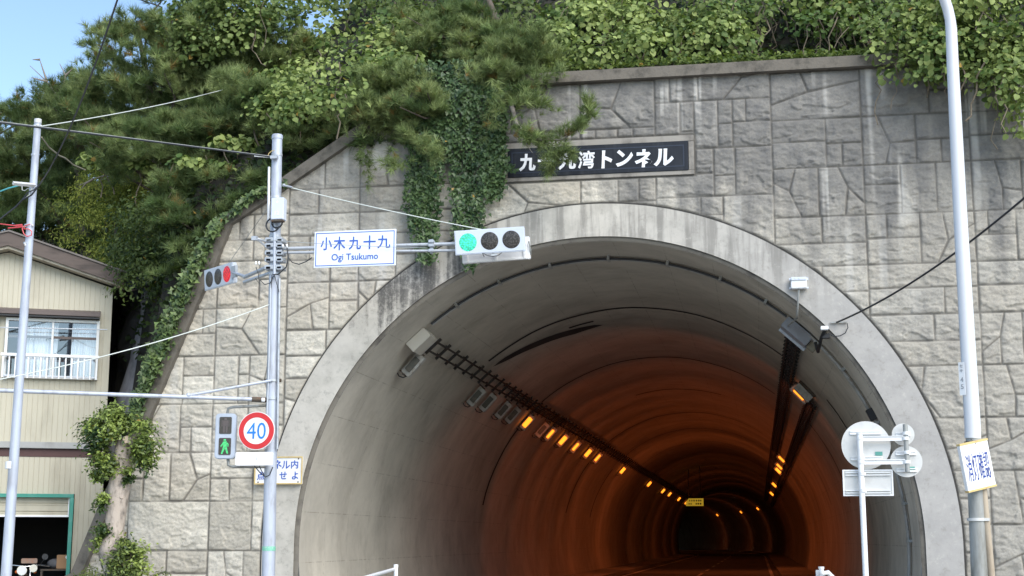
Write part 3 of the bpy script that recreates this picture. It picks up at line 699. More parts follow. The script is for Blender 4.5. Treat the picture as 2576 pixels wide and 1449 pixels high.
def signal_head(name, label, c, xd, zd, W_, H_, lit, T=.10, R=None):
    """Flat three-lamp LED head: c centre of its face, xd reading direction, zd up."""
    xd, zd = V(xd).normalized(), V(zd).normalized(); n = xd.cross(zd); c = V(c)
    Mx = Matrix((xd, -n, zd)).transposed()
    t = thing(name, label, 'traffic signal', c)
    MB().box(c-n*T/2, (W_, T, H_), Mx).build('housing', M_SIGNAL, t, bevel=.012)
    MB().box(c-n*.012, (W_+.012, .010, H_+.012), Mx).build('rim', M_SIGNAL, t, bevel=.003)
    R = R or H_*.388
    for k, s in enumerate((-.312, .0, .312)):
        p = c+xd*s*W_+zd*(-.0)
        mt = {'g': M_GREEN, 'r': M_REDLED}[lit[k]] if lit[k] != '-' else M_OFFLED
        # slightly domed lens
        vs = [p+n*.016]; fs = []; m_ = 32
        for j, (rr, hh) in enumerate(((.5, .013), (.85, .008), (1, .002))):
            for i in range(m_):
                a = 2*math.pi*i/m_; vs.append(p+(xd*math.cos(a)+zd*math.sin(a))*R*rr+n*hh)
        fs += [(0, 1+i, 1+(i+1) % m_) for i in range(m_)]
        for j in range(2): fs += [(1+j*m_+i, 1+(j+1)*m_+i, 1+(j+1)*m_+(i+1) % m_, 1+j*m_+(i+1) % m_) for i in range(m_)]
        MB().add(vs, fs).build('lens', mt, t, smooth=80)
    return t, Mx, n
CG = V(at(1231.5, 606, YP-.02)); sx_ = 22.6/PX_F
tl, Mx, n = signal_head('traffic_signal', 'white horizontal traffic signal with its green lamp lit, in front of the arch top', CG, (.9975, -.03, .022), (-.046, -.10, 1), 1.165, .395, 'g--', R=.148)
mb = MB(); mb.box(CG+V((0, .16, .02)), (.30, .12, .10)); mb.build('hanger', M_GALV, tl, bevel=.01)
mb = MB(); mb.tube([at(x, y, YP-.02) for x, y in ((1216, 637), (1226, 643), (1240, 645), (1254, 642), (1263, 635))], .006, 6); mb.tube([at(1214, 637, YP-.02), at(1218, 646, YP-.02)], .008, 6); mb.build('drop_cable', M_CABLE, tl, smooth=60)
MB().box(at(1243, 641, YP+.05), (.10, .03, .03)).build('latch', M_WHITE, tl)
# second head behind it, facing the tunnel: its back and underside show
CB = V(at(1248, 630, YP+.42))
tb = thing('traffic_signal', 'white back of a traffic signal facing the tunnel, behind the green lit signal', 'traffic signal', CB)
Mb = Matrix((Vector((.997, -.055, .03)).normalized(), Vector((.055, .99, .12)).normalized(), Vector((-.03, -.12, .99)).normalized())).transposed()
MB().box(CB, (1.16, .10, .38), Mb).build('housing', M_WHITE, tb, bevel=.012)
mb = MB()
for s in (-.5, 0, .5): mb.box(CB+Mb @ Vector((s, -.06, 0)), (.05, .03, .36), Mb)
mb.box(CB+Mb @ Vector((0, -.055, -.17)), (1.12, .02, .03), Mb); mb.build('stiffening_rib', M_WHITE, tb, bevel=.004)
mb = MB()
for k in (-.35, 0, .35): mb.disc(CB+Mb @ Vector((k, .056, 0)), Mb @ Vector((0, 1, 0)), .148, .012, 28)
build_each(mb, 'lens', M_OFFLED, tb)
mb = MB(); mb.tube([CB+Mb @ Vector((.585, -.1, .1)), CB+Mb @ Vector((.60, -.05, -.05)), CB+Mb @ Vector((.585, 0, -.12))], .012, 6); mb.build('side_latch', M_GALV_OLD, tb)
# red signal on the left arm
rc4 = [(502, 680.3), (581, 656), (596, 714), (514.7, 734)]
cS = s1+dL*.60+np.array([0, 0, -.075]); 
ddir = -dL
px, py = 548.4, 696; nn = np.array([-.663, -.749, 0])
cR = on_plane(px, py, cS, nn)+nn*.0
rl, Mx, n = signal_head('traffic_signal', 'white traffic signal with its red lamp lit, turned left beside the ivy edge', cR, V(ddir)+Vector((0, 0, -.005)), (-.02, -.16, 1), 1.08, .36, '--r', R=.142)
for o in [x for x in bpy.data.objects if x.parent == rl and x.name.startswith('lens')]: pass
mb = MB(); e = V(cR)+V(ddir)*.54; mb.box(e+V(ddir)*.08, (.16, .05, .20), Mx); mb.tube([e, V(s1)-V(ddir)*-.05], .03, 8); mb.build('mounting_bracket', M_GALV, rl)

# pedestrian signal
pc = V(at(566.5, 1097, YP-.30)); xr = Vector((.985, .17, 0)); 
ps = thing('pedestrian_signal', 'grey two aspect pedestrian signal with its green walking figure lit', 'pedestrian signal', pc)
nP = xr.cross(ZD); MxP = Matrix((xr, -nP, ZD)).transposed()
W_, H_ = .335, .74
MB().prism(rrect(pc, xr, ZD, W_, H_, .06), -nP*.13).build('housing', pbr('grey_blue_housing', (.40, .45, .53), .4, 0, (.32, .36, .42), 4, .6), ps, bevel=.012)
M_FIG_G = emit('lit_green_figure', (.04, .72, .22), .36, (.05, .3, .1)); M_FIG_R = pbr('dark_figure', (.085, .07, .068), .5)
def figure(kind):
    if kind == 'walk':
        return [[(-.02, .115), (.015, .115), (.02, .085), (-.022, .085)], [(-.035, .08), (.03, .08), (.035, -.01), (-.03, -.01)], [(-.03, .07), (-.075, .0), (-.06, -.012), (-.02, .045)],
                [(.025, .075), (.065, .035), (.06, -.005), (.045, .0), (.045, .03), (.02, .05)], [(-.03, -.012), (.012, -.012), (-.035, -.12), (-.06, -.12)], [(.0, -.012), (.036, -.012), (.062, -.12), (.035, -.12)]]
    return [[(-.02, .12), (.02, .12), (.022, .085), (-.022, .085)], [(-.045, .08), (.045, .08), (.04, -.01), (-.04, -.01)], [(-.065, .08), (-.05, .08), (-.05, -.02), (-.065, -.02)], [(.05, .08), (.065, .08), (.065, -.02), (.05, -.02)],
            [(-.04, -.012), (-.004, -.012), (-.008, -.12), (-.036, -.12)], [(.004, -.012), (.04, -.012), (.036, -.12), (.008, -.12)]]
for dz, kind, mt in ((.175, 'stand', M_FIG_R), (-.168, 'walk', M_FIG_G)):
    MB().prism(rrect(pc+ZD*dz+nP*.008, xr, ZD, .20, .275, .02), -nP*.014).build('lens', M_LENS, ps)
    fg = MB()
    for poly_ in figure(kind): 
        xs0 = [p[0] for p in poly_]; zs0 = [p[1] for p in poly_]
        zlo, zhi = min(zs0), max(zs0); nb_ = max(1, int((zhi-zlo)/.022))
        fg.prism([pc+xr*(a*.98)+ZD*(dz+b)+nP*.0105 for a, b in poly_], -nP*.002)
    fg.build('figure', mt, ps)
# LED gaps: dark stripes over the lit figure
mb = MB()
for k in range(10): mb.box(pc+ZD*(-.168-.105+k*.022)+nP*.0112, (.15, .001, .0055), MxP @ Matrix.Rotation(math.radians(14), 3, 'Y'))
mb.build('figure_grille', M_LENS, [o for o in bpy.data.objects if o.name.startswith('lens') and o.parent == ps][-1])

# ---------------------------------------------------------------- signs on the pole
c40 = V(at(645, 1083.6, YP-.34)); r40 = 49.5*(24.5+YP-.34)*1.012/PX_F
ss = thing('speed_limit_sign', 'round red bordered speed limit sign reading 40', 'road sign', c40)
MB().disc(c40+V((0, .012, 0)), ND, r40, .02, 56).build('disc', M_SIGNFACE_W, ss, smooth=40)
def annulus(c, n, r0, r1, xd, zd, m_=64):
    vs = []
    for k in range(m_):
        a = 2*math.pi*k/m_; d = xd*math.cos(a)+zd*math.sin(a); vs += [c+d*r0, c+d*r1]
    return vs, [(2*k, 2*k+1, (2*k+3) % (2*m_), (2*k+2) % (2*m_)) for k in range(m_)]
MB().add(*annulus(c40+ND*.002, ND, r40*.70, r40*.965, XD, ZD)).build('red_band', M_RED, ss)
text_mesh('numerals', '40', M_LBLUE, ss, c40+ND*.0015+V((0, 0, .0)), XD, ZD, r40*1.04, r40*.86, .003, bold=-.004)
MB().tube([c40+V((.1, .03, .12)), c40+V((.1, .26, .12))], .02, 8).build('bracket', M_GALV, ss)
cpl = V(at(639.5, 1154, YP-.36)); ps2 = thing('plate_sign', 'blank white rounded plate with faded red print below the speed limit sign', 'road sign', cpl)
MB().prism(rrect(cpl, XD, V((0, 0, 1)), .64, .215, .025), (0, .012, 0)).build('plate', M_SIGNFACE_W, ps2)
MB().box(cpl+V((-.08, -.0015, .005)), (.20, .002, .045)).build('faded_print', pbr('faded_red_print', (.80, .77, .77), .4, 0, (.78, .66, .66), 40, .7), ps2)
MB().box(cpl+V((.045, -.0015, .0)), (.012, .002, .05)).build('print_mark', pbr('grey_print', (.45, .45, .47), .4), ps2)
MB().tube([cpl+V((.18, .02, 0)), cpl+V((.18, .28, 0))], .018, 8).build('bracket', M_GALV, ps2)

# place name sign on the arm
q4 = [at(792.5, 584.5, YP-.02), at(997, 577, YP-.02), at(997, 669, YP-.02), at(792.5, 674, YP-.02)]
cN = V(sum(q4)/4); wN = q4[1][0]-q4[0][0]; hN = (q4[0][2]+q4[1][2]-q4[2][2]-q4[3][2])/2
cN.y = YP-.06
ns = thing('place_name_sign', 'white place name sign with blue lettering reading Ogi Tsukumo', 'road sign', cN)
MB().box(cN+V((0, .015, 0)), (wN, .025, hN)).build('panel', M_SIGNFACE, ns, bevel=.003)
frame_ring('border_line', M_BLUE, ns, cN+ND*.0, XD, ZD, wN-.05, hN-.05, .012, ND)
kx = [(823, 612.5, 34, 34), (856, 612, 35, 36), (895, 611, 36, 34), (932, 609, 36, 36), (968, 607.5, 38, 34)]
s_ = 22.1*1.012/PX_F
for ch, (x, y, w0, h0) in zip('小木九十九', kx):
    p = at(x-2.5, y, YP-.07); text_mesh('lettering', ch, M_BLUE, ns, (p[0], cN.y-.0005, p[2]), XD, ZD, w0*s_*.93, h0*s_*1.02, .003, bold=.012)
p = at(892, 647.5, YP-.07); text_mesh('lettering', 'Ogi Tsukumo', M_BLUE, ns, (p[0], cN.y-.0005, p[2]), XD, ZD, 127*s_, 23*s_, .003, bold=.008)
mb = MB()
for x in (820, 965): mb.box(at(x, 626, YP+.02), (.05, .10, .22))
build_each(mb, 'clamp', M_GALV, ns)

# sign on the arch behind the pole
q4 = [at(641, 1150, -.14), at(760, 1150, -.14), at(760, 1217, -.14), at(641, 1217, -.14)]
cT = V(sum(q4)/4); wT, hT = q4[1][0]-q4[0][0], q4[0][2]-q4[2][2]
ts = thing('tunnel_notice_sign', 'white yellow edged notice with blue characters on the arch behind the signal pole', 'road sign', cT)
MB().box(cT+V((0, .03, 0)), (wT, .05, hT)).build('panel', M_SIGNFACE_W, ts, bevel=.004)
frame_ring('edging', M_YEDGE, ts, cT+ND*.003, XD, ZD, wT+.012, hT+.012, .022, ND, .012)
s_ = 24.4*1.015/PX_F
for ch, x, y, w0, h0 in (('ト', 656, 1167, 12, 20), ('ン', 673, 1168, 18, 18), ('ネ', 698, 1168, 22, 22), ('ル', 719, 1169, 22, 20), ('内', 741, 1168, 19, 21), ('点', 656, 1197, 21, 21), ('灯', 684, 1197, 21, 21), ('せ', 712, 1196, 20, 19), ('よ', 742, 1196, 17, 20)):
    p = at(x, y, -.145); text_mesh('lettering', ch, M_BLUE, ts, (p[0], cT.y+.0042, p[2]), XD, ZD, w0*s_, h0*s_, .004, bold=.014)
mb = MB()
for x, z in ((-.42, -.42), (.42, -.42), (.42, .42), (-.42, .42)): mb.disc(cT+V((wT*x, -.001, hT*z*1.02)), ND, .012, .012, 10)
build_each(mb, 'screw', M_RUST, ts)
mb = MB()
for x in (-.3, .3): mb.box(cT+V((wT*x, .075, 0)), (.05, .06, .30))
build_each(mb, 'mount', M_RUST, ts)
# ================================================================ TUNNEL EQUIPMENT
def lframe(th, s, off=0.):
    """Matrix on the lining: local x round the arch (towards larger angle), y along the axis, z into the tunnel."""
    p = V(lin(th, s, off)); a = math.radians(th)
    g = 0 if s <= Y_STR else (s-Y_STR)/R_CURVE
    def rot(v): return Vector((v[0]*math.cos(g)-v[1]*math.sin(g), v[0]*math.sin(g)+v[1]*math.cos(g), v[2]))
    zz = rot((-math.cos(a), 0, -math.sin(a))); xx = rot((-math.sin(a), 0, math.cos(a))); yy = zz.cross(xx)
    return Matrix(((xx.x, yy.x, zz.x, p.x), (xx.y, yy.y, zz.y, p.y), (xx.z, yy.z, zz.z, p.z), (0, 0, 0, 1)))
M_LAMPBOX = pbr('dusty_lamp_housing', (.42, .42, .40), .55, .1, (.22, .19, .15), 9, .9)
M_LAMPON = emit('lit_sodium_lens', (1.0, .23, .014), 1.15, (.03, .015, .004))
M_LAMPGLASS = pbr('unlit_lamp_glass', (.10, .10, .09), .25, 0, (.16, .14, .11), 8, .8)
def make_lamp(lit, label, M):
    t = thing('tunnel_lamp', label, 'lamp', M=M, group='box lamps along the tunnel lining')
    MB().box((0, -.02, .17), (.50, .17, .20)).build('housing', M_LAMPBOX, t, bevel=.015, local=True)
    MB().box((0, -.135, .17), (.32, .05, .075 if lit == 'slim' else .125)).build('lens', M_LAMPON if lit else M_LAMPGLASS, t, bevel=.01, local=True)
    mb = MB()
    for s in (-.265, .265): mb.box((s, -.07, .17), (.02, .30, .03)); mb.box((s, .06, .085), (.02, .04, .17))
    build_each(mb, 'bracket', M_RUST, t, local=True)
    mb = MB(); mb.tube([(.24, .05, .2), (.33, .04, .16), (.36, .03, .08), (.33, .03, .0)], .012, 6); mb.build('supply_cable', M_CABLE, t, smooth=60, local=True)
    if lit:
        ld = bpy.data.lights.new('lamp_light', 'SPOT'); ld.spot_size = math.radians(150); ld.spot_blend = .6; ld.shadow_soft_size = .004; ld.energy = 3.0* {'far': 7.0, 'end': 10.0}.get(lit, LAMP_W); ld.color = (1.0, .20, .05)
        lo_ = bpy.data.objects.new('lamp_light', ld); COL.objects.link(lo_); lo_.parent = t
        lo_.matrix_local = Matrix.Translation((0, -.50, .58)) @ Euler((math.radians(-42), 0, 0)).to_matrix().to_4x4() @ Matrix.Rotation(math.pi, 4, 'X')
    return t
LAMP_W = 18.0
proto = {}
def place_lamp(th, s, lit, label):
    M = lframe(th, s); lit = 'far' if lit and s > 52 else ('slim' if lit and round(s*10) in (210, 275, 348, 382, 446) else lit)
    lit = 'end' if lit == 'far' and s > 120 else lit
    if lit not in proto: proto[lit] = make_lamp(lit, label, M); return proto[lit]
    return copy_tree(proto[lit], M, label)
ordn = ['first', 'second', 'third', 'fourth', 'fifth', 'sixth', 'seventh', 'eighth', 'ninth', 'tenth', 'eleventh', 'twelfth']
for k, s in enumerate((2.25, 8.6, 10.1, 12.3, 13.8, 19.2)):
    place_lamp(137.8, s, False, ['unlit floodlight right under the pale left junction box at the tunnel mouth', 'unlit box lamp, outermost of the four grey boxes under the left cable tray', 'unlit box lamp, second of the four grey boxes under the left cable tray',
        'unlit box lamp, third of the four grey boxes under the left cable tray', 'unlit box lamp just before the first glowing lamp on the left', 'unlit box lamp between the first two glowing lamps on the left'][k])
for k, s in enumerate((16.3, 21.0, 24.0, 27.5, 31.4, 34.8, 46, 63.5, 76.5, 84, 97, 109)):
    place_lamp(137.8, s, True, f'glowing orange lamp, {ordn[k]} lit one inward in the left row')
for k, s in enumerate((9.9, 38.2, 44.6, 48.8, 68, 86, 140, 160, 182)):
    place_lamp(43.1, s, True, f'glowing orange lamp, {ordn[k]} lit one inward in the right row')
# cable trays
def tray(label, th, wd, s0, s1, off=.13, step=.9, ext=.09):
    t = thing('cable_tray', label, 'cable tray', lin(th, s0, 0)); da = math.degrees(wd/2/R_IN); S = [s0]+[s for s in SS if s0 < s < s1]+[s1]
    for d in (-da, da): MB().tube([lin(th+d, s, off) for s in S], .022, 6).build('rail', M_TRAY, t)
    mb = MB(); s = s0+.06; de = math.degrees(ext/R_IN)
    while s < s1:
        F = lframe(th, s, off-.03); mb.box(F.to_translation(), (wd+2*ext, .055, .05), F.to_3x3()); s += step
    g = mb.g[:100]; m1 = MB(); nv, nf = (mb.g[100] if len(mb.g) > 100 else (len(mb.v), len(mb.f)))
    m1.v, m1.f, m1.g = mb.v[:nv], mb.f[:nf], g; build_each(m1, 'rung', M_TRAY, t)
    if len(mb.g) > 100: tag(MB().add(mb.v[nv:], [tuple(i-nv for i in f) for f in mb.f[nf:]]).build('far_rungs', M_TRAY, t), kind='stuff')
    mb = MB(); s = s0+1.1
    while s < min(s1, 40):
        F = lframe(th, s, off/2)
        for d in (-wd/2, wd/2): mb.box(F @ Vector((d, 0, 0)), (.025, .025, off), F.to_3x3())
        s += 1.8
    build_each(mb, 'hanger', M_TRAY, t)
    return t
tr = tray('sooty ladder shaped cable tray running along the left haunch', 132.2, .24, 2.5, 112)
mb = MB()
for k, d in enumerate((-1.1, -.5, .2, .9)): mb.tube([lin(132.2+d+.2*math.sin(s*.4+k), s, .10) for s in np.arange(9+k*1.3, 112, 2.5)], .018, 5)
build_each(mb, 'cable', M_CABLE, tr)
tr = tray('dense dark cable tray on the right haunch, the one nearer the crown', 48.4, .26, 2.4, 118, step=.55, ext=.07)
mb = MB()
for k, d in enumerate((-1.3, -.6, .1, .8, 1.4)): mb.tube([lin(48.4+d+.2*math.sin(s*.4+k), s, .09) for s in np.arange(2.4, 118, 2.5)], .024, 5)
build_each(mb, 'cable', M_CABLE, tr)
tr = tray('dark lower cable tray below the right row of lamps', 39.6, .22, 9.8, 118, step=.6, ext=.07)
mb = MB()
for k, d in enumerate((-1., -.2, .6)): mb.tube([lin(39.6+d+.2*math.sin(s*.4+k), s, .09) for s in np.arange(9.8, 118, 2.5)], .022, 5)
build_each(mb, 'cable', M_CABLE, tr)
# conduits round the mouth, on clips
cn = thing('arch_conduit', 'pair of conduit pipes clipped round the tunnel mouth', 'conduit', lin(90, 1.4))
M_COND = pbr('dusty_conduit', (.34, .335, .32), .6, .2, (.2, .18, .15), 5, .9)
for s, r, mt in ((1.38, .024, M_COND), (1.47, .030, M_COND)):
    MB().tube([lin(t, s, .05) for t in np.linspace(-14, 45, 40)], r, 8).build('pipe', mt, cn, smooth=60)
MB().tube([lin(t, 1.38, .05) for t in np.linspace(51, 128.5, 50)], .022, 8).build('pipe', M_CABLE, cn, smooth=60)
MB().tube([lin(t, 1.47, .05) for t in np.linspace(51, 128.5, 50)], .028, 8).build('pipe', M_COND, cn, smooth=60)
mb = MB()
for t in (1, 8, 16, 24, 36, 56, 66, 77, 89, 101, 112, 122):
    F = lframe(t, 1.43, .04); mb.box(F.to_translation(), (.05, .26, .08), F.to_3x3())
build_each(mb, 'clip', M_GALV_OLD, cn)
F = lframe(25.9, 1.4, .06); MB().box(F.to_translation(), (.22, .16, .12), F.to_3x3()).build('dark_joint_box', M_BLACK, cn, bevel=.01)
# junction boxes at the head of the trays
F = lframe(132.6, 1.62, .12); jb = thing('junction_box', 'pale dusty junction box on the left haunch at the head of the ladder tray', 'box', F.to_translation())
MB().box(F.to_translation(), (.46, .60, .22), F.to_3x3()).build('case', pbr('dusty_box_paint', (.50, .48, .42), .6, 0, (.36, .33, .28), 4, .8), jb, bevel=.012)
MB().box(F @ Vector((-.01, .33, .01)), (.42, .06, .18), F.to_3x3()).build('gland_plate', M_GALV, jb, bevel=.006)
F = lframe(47.6, 1.6, .14); jb = thing('junction_box', 'blue grey junction box on the right haunch at the head of the dense tray', 'box', F.to_translation())
MB().box(F.to_translation(), (.58, .46, .22), F.to_3x3()).build('case', pbr('grey_box_paint', (.27, .28, .31), .5, .2, (.2, .2, .21), 4, .7), jb, bevel=.012)
MB().box(F @ Vector((0, .25, .02)), (.60, .05, .27), F.to_3x3()).build('cover_flange', M_GALV, jb, bevel=.006)
MB().box(F @ Vector((-.38, -.02, .03)), (.16, .2, .14), F.to_3x3()).build('side_box', pbr('tan_box', (.22, .20, .15), .7), jb, bevel=.01)
# grey unit beside the first lit lamp on the right
F = lframe(42.2, 9.0, .17); gu = thing('ballast_box', 'grey ballast box above the first glowing lamp on the right', 'box', F.to_translation())
MB().box(F.to_translation(), (.46, .22, .18), F.to_3x3()).build('case', M_LAMPBOX, gu, bevel=.012)
MB().box(F @ Vector((0, 0, -.13)), (.5, .2, .06), F.to_3x3()).build('mount', M_RUST, gu)
# detector box and small camera over the right of the arch
c = V(at(2009.5, 711, -.16)); db = thing('detector_box', 'white sensor box on a thin stem above the right junction box', 'sensor', c)
MB().box(c+V((0, .03, -.01)), (.27, .15, .19)).build('case', M_WHITE, db, bevel=.012)
MB().box(c+V((0, -.05, .06)), (.26, .03, .055)).build('sensor_strip', M_SIGNAL, db, bevel=.006)
mb = MB()
for s in (-.145, .145): mb.box(c+V((s, .03, .065)), (.035, .05, .04)); mb.box(c+V((s, .03, -.09)), (.03, .05, .03))
for s in (-.06, .01): mb.disc(c+V((s, -.067, .065)), ND, .014, .008, 10)
build_each(mb, 'lug', M_SIGNAL, db)
MB().tube([c+V((0, .03, -.10)), V(at(2006.5, 775, -.13)), V(at(2005, 800, .1)), V(lin(49.6, 1.3, .18))], .018, 8).build('stem', M_GALV_OLD, db, smooth=60)
mb = MB(); mb.box(c+V((0, .085, -.02)), (.2, .06, .12)); mb.build('back_plate', M_GALV_OLD, db)
c = V(at(2074, 829, -.12)); sc_ = thing('camera_unit', 'small white camera unit on a dark bracket beside the right junction box', 'camera', c)
MB().box(c+V((0, 0, .02)), (.13, .16, .065)).build('body', M_WHITE, sc_, bevel=.008)
mb = MB(); mb.tube([c+V((0, .03, -.02)), V(at(2066, 850, .1)), V(at(2058, 885, .8)), V(lin(43.2, 1.2, .1))], .03, 8); mb.box(V(at(2078, 846, .05)), (.12, .12, .07)); mb.build('bracket', M_BLACK, sc_, smooth=50)
# cable from the wall past the lamp post
br = V(at(2105, 811, -.12)); mb = MB(); cab = thing('black_cable', 'thick black cable from the arch ring rising right past the lamp post', 'cable', br)
end = V(at(2576, 469, -6.0)); P_ = []
for k in range(25):
    f = k/24*1.25; p = br.lerp(end, f); p.z -= .42*4*(f/1.25)*(1-f/1.25)*.55; P_.append(p)
MB().tube(P_, .016, 6).build('cable', M_CABLE, cab, smooth=60)
MB().tube([V(at(x, y, -.12)) for x, y in ((2131, 813), (2133, 824), (2126, 838), (2113, 845), (2097, 846), (2084, 838))], .009, 6).build('drip_loop', M_CABLE, cab, smooth=60)
MB().box(V(at(2110, 811, -.085)), (.28, .03, .02)).build('anchor', M_GALV_OLD, cab)
# distant yellow hanging sign inside
c = V((-1.62, 76, 4.15)); ys = thing('hanging_sign', 'small yellow sign hanging deep inside the tunnel near its bend', 'sign', c)
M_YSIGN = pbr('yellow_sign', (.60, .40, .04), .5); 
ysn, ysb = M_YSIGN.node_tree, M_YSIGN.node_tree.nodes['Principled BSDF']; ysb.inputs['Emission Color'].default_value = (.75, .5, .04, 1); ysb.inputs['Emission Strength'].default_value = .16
MB().prism([c+V((-.62, 0, -.25)), c+V((.60, 0, -.25)), c+V((.60, 0, .27)), c+V((-.42, 0, .27)), c+V((-.62, 0, .02))], (0, .08, 0)).build('panel', M_YSIGN, ys)
mb = MB()
for z, xs_ in ((.12, ((-.35, .06), (-.2, .07), (-.05, .09), (.12, .08), (.28, .1), (.42, .08))), (-.1, ((-.4, .07), (-.26, .07), (.1, .08), (.24, .1), (.4, .1)))):
    for x, w0 in xs_: mb.box(c+V((x, -.005, z)), (w0, .008, .12)); 
mb.build('print', M_BLACK, ys)
mb = MB()
for x in (-.4, .4): mb.tube([c+V((x, .04, .27)), c+V((x, .04, 2.55))], .03, 6)
build_each(mb, 'hanger', M_TRAY, ys)

# ================================================================ STREET LAMP
YL = -9.0
def lp(x, y): return at(x, y, YL)
axis_px = [(2464.6, 1445), (2448, 1080), (2415.4, 537), (2407, 370), (2396.8, 168), (2393, 74), (2389, 40)]
bot = lp(2464.6, 1445); top_dir = (lp(2448, 1080)-bot); base = bot-top_dir*(bot[2]/top_dir[2])
la = thing('street_lamp', 'tall white curved street lamp post with peeling steel base in front of the right wall', 'street lamp', base)
up_pts = [lp(x, y) for x, y in ((2447, 1103), (2448-1, 1080), (2415.4, 537), (2407, 370), (2396.8, 168), (2393, 74))]
last = up_pts[-1]; arm_dir = np.array([-.62, -.42, 0])
bend = []
for a in np.radians(np.linspace(8, 78, 10)): bend.append(last+arm_dir/np.hypot(*arm_dir[:2])*.85*(1-math.cos(a))+np.array([0, 0, .85*math.sin(a)]))
tipd = (bend[-1]-bend[-2]); tipd /= np.linalg.norm(tipd)
pts = up_pts+bend+[bend[-1]+tipd*1.3]
M_LAMPPOST = pbr('white_lamp_paint', (.62, .635, .665), .3, 0, (.60, .61, .62), 2, .4, (1, 1, .2))
MB().tube(pts, [.083, .083, .073, .070, .065, .062]+[.058]*10+[.045], 24).build('post', M_LAMPPOST, la, smooth=60)
hd = bend[-1]+tipd*1.5
MB().sphere(hd, .32, 16, (1, .55, .30)).build('lamp_head', M_LAMPPOST, la, smooth=80)
MB().tube([base, bot, lp(2449, 1110), lp(2447.5, 1096)], [.098, .088, .078, .076], 24).build('lower_post', M_GALV_OLD, la, smooth=60)
M_TAN = pbr('tan_conduit', (.43, .36, .27), .6, 0, (.26, .20, .14), 5, .9, (1, 1, .25))
MB().tube([base+np.array([.125, -.02, 0]), bot+np.array([.112, -.03, 0]), lp(2468, 1200)+np.array([.01, -.02, 0]), lp(2459, 1095)], .036, 12).build('taped_pipe', M_TAN, la, smooth=60)
mb = MB(); p = lp(2457, 1307); mb.tube([p+np.array([-.0, 0, -.015]), p+np.array([0, 0, .015])], .098, 20); mb.box(lp(2474, 1307)+np.array([0, -.06, 0]), (.10, .03, .03)); mb.build('tie_band', M_SIGNBACK, la, smooth=50)
mb = MB(); p = lp(2447.5, 1118); mb.tube([p-np.array([0, 0, .05]), p+np.array([0, 0, .03])], .088, 20); mb.build('joint_collar', M_RUST, la, smooth=50)
mb = MB()
for y in (417, 447):
    for x in (-10, 10): mb.sphere(lp(2409.5+(y-400)*.05+x, y)+np.array([0, -.045, 0]), .008, 6)
build_each(mb, 'bolt', M_GALV, la)
# number strip on its left flank
c = V(lp(2425.5, 954)+np.array([-.032, -.066, 0])); xd_ = Vector((.80, -.6, 0)).normalized(); zz_ = V(lp(2415.4, 537)-lp(2448, 1080)).normalized()
pn = thing('number_plate', 'narrow white number strip reading 45 on the street lamp post', 'plate', c)
nn_ = xd_.cross(zz_).normalized(); MB().prism(rrect(c, xd_, zz_, .068, .35, .006), -nn_*.004).build('strip', M_WHITE, pn)
M_GREYTXT = pbr('faded_grey_print', (.33, .34, .36), .5)
for ch, d, h0 in (('セ', .135, .035), ('キ', .085, .035), ('4', -.01, .05), ('5', -.085, .05)): text_mesh('lettering', ch, M_GREYTXT, pn, c+zz_*d+nn_*.0005, xd_, zz_, .034, h0, .002, bold=.015)

# notice tied to the lamp post
q4 = [at(2417, 1121, YL-.16), at(2489, 1112, YL-.16), at(2497, 1224, YL-.16), at(2437, 1226, YL-.16)]
cQ = V(sum(q4)/4); zq = Vector((-.15, -.12, 1)).normalized(); xq = Vector((.80, .60, .16)); xq = (xq-zq*xq.dot(zq)).normalized(); nq = xq.cross(zq).normalized()
wQ, hQ = .40, .50
lq = thing('headlamp_notice', 'tilted white notice with yellow edges and blue characters tied to the lamp post', 'sign', cQ)
Mq = Matrix((xq, -nq, zq)).transposed()
MB().box(cQ-nq*.02, (wQ, .045, hQ), Mq).build('panel', M_SIGNFACE_W, lq, bevel=.004)
mb = MB()
for s in (-1, 1): mb.box(cQ+zq*s*(hQ/2-.008)-nq*.018, (wQ+.004, .05, .02), Mq)
build_each(mb, 'edging', M_YEDGE, lq)
M_DBLUE = pbr('dark_blue_print', (.015, .05, .27), .5)
for ch, d in zip('消灯確認', (-.126, -.042, .042, .126)): text_mesh('lettering', ch, M_DBLUE, lq, cQ+xq*d*.98+nq*.003-zq*.01, xq, zq, .072, .28, .003, bold=.0)
mb = MB(); mb.tube([cQ+zq*.22+xq*.02+nq*.01, V(lp(2447, 1118))+V((-.03, -.09, .05))], .004, 5); mb.build('tie_wire', M_RUST, lq)

# ================================================================ ROAD SIGN SEEN FROM BEHIND
YS = -6.1
pt, pbm = at(2162, 1092, YS), at(2178, 1449, YS); gb = pbm-(pt-pbm)*(pbm[2]/(pt[2]-pbm[2]))
rs = thing('road_sign_post', 'white post with the grey backs of three round signs and one oblong sign', 'road sign', gb)
MB().tube([gb, pbm, pt], .036, 16).build('post', M_WHITE, rs, smooth=50)
mb = MB(); mb.tube([pt, pt+np.array([0, 0, .015])], .042, 16); mb.build('post_cap', M_WHITE, rs)
k_ = (24.5+YS)*1.012/PX_F
def sp_(x, y, dy=0): return V(at(x, y, YS+dy))
for x, y, r in ((2178.5, 1120, 58), (2272, 1093, 26.5), (2280, 1161, 37.5)): 
    c = sp_(x, y, .10); d = MB().disc(c, ND, r*k_, .006, 56).build('round_sign', M_SIGNBACK, rs, smooth=30)
    f = MB().disc(c+V((0, .005, 0)), ND, r*k_*.96, .003, 48).build('sign_face', M_RED, d); 
    mb = MB()
    for s in ((-.55, .52) if r > 30 else (.0,)):
        for e in (-.05, .05): mb.box(c+V((0, -.016, s*r*k_+e*.35)), (r*k_*1.25, .022, .012))
        mb.box(c+V((0, -.008, s*r*k_)), (r*k_*1.3, .01, .045))
    mb.build('channel', M_WHITE, d)
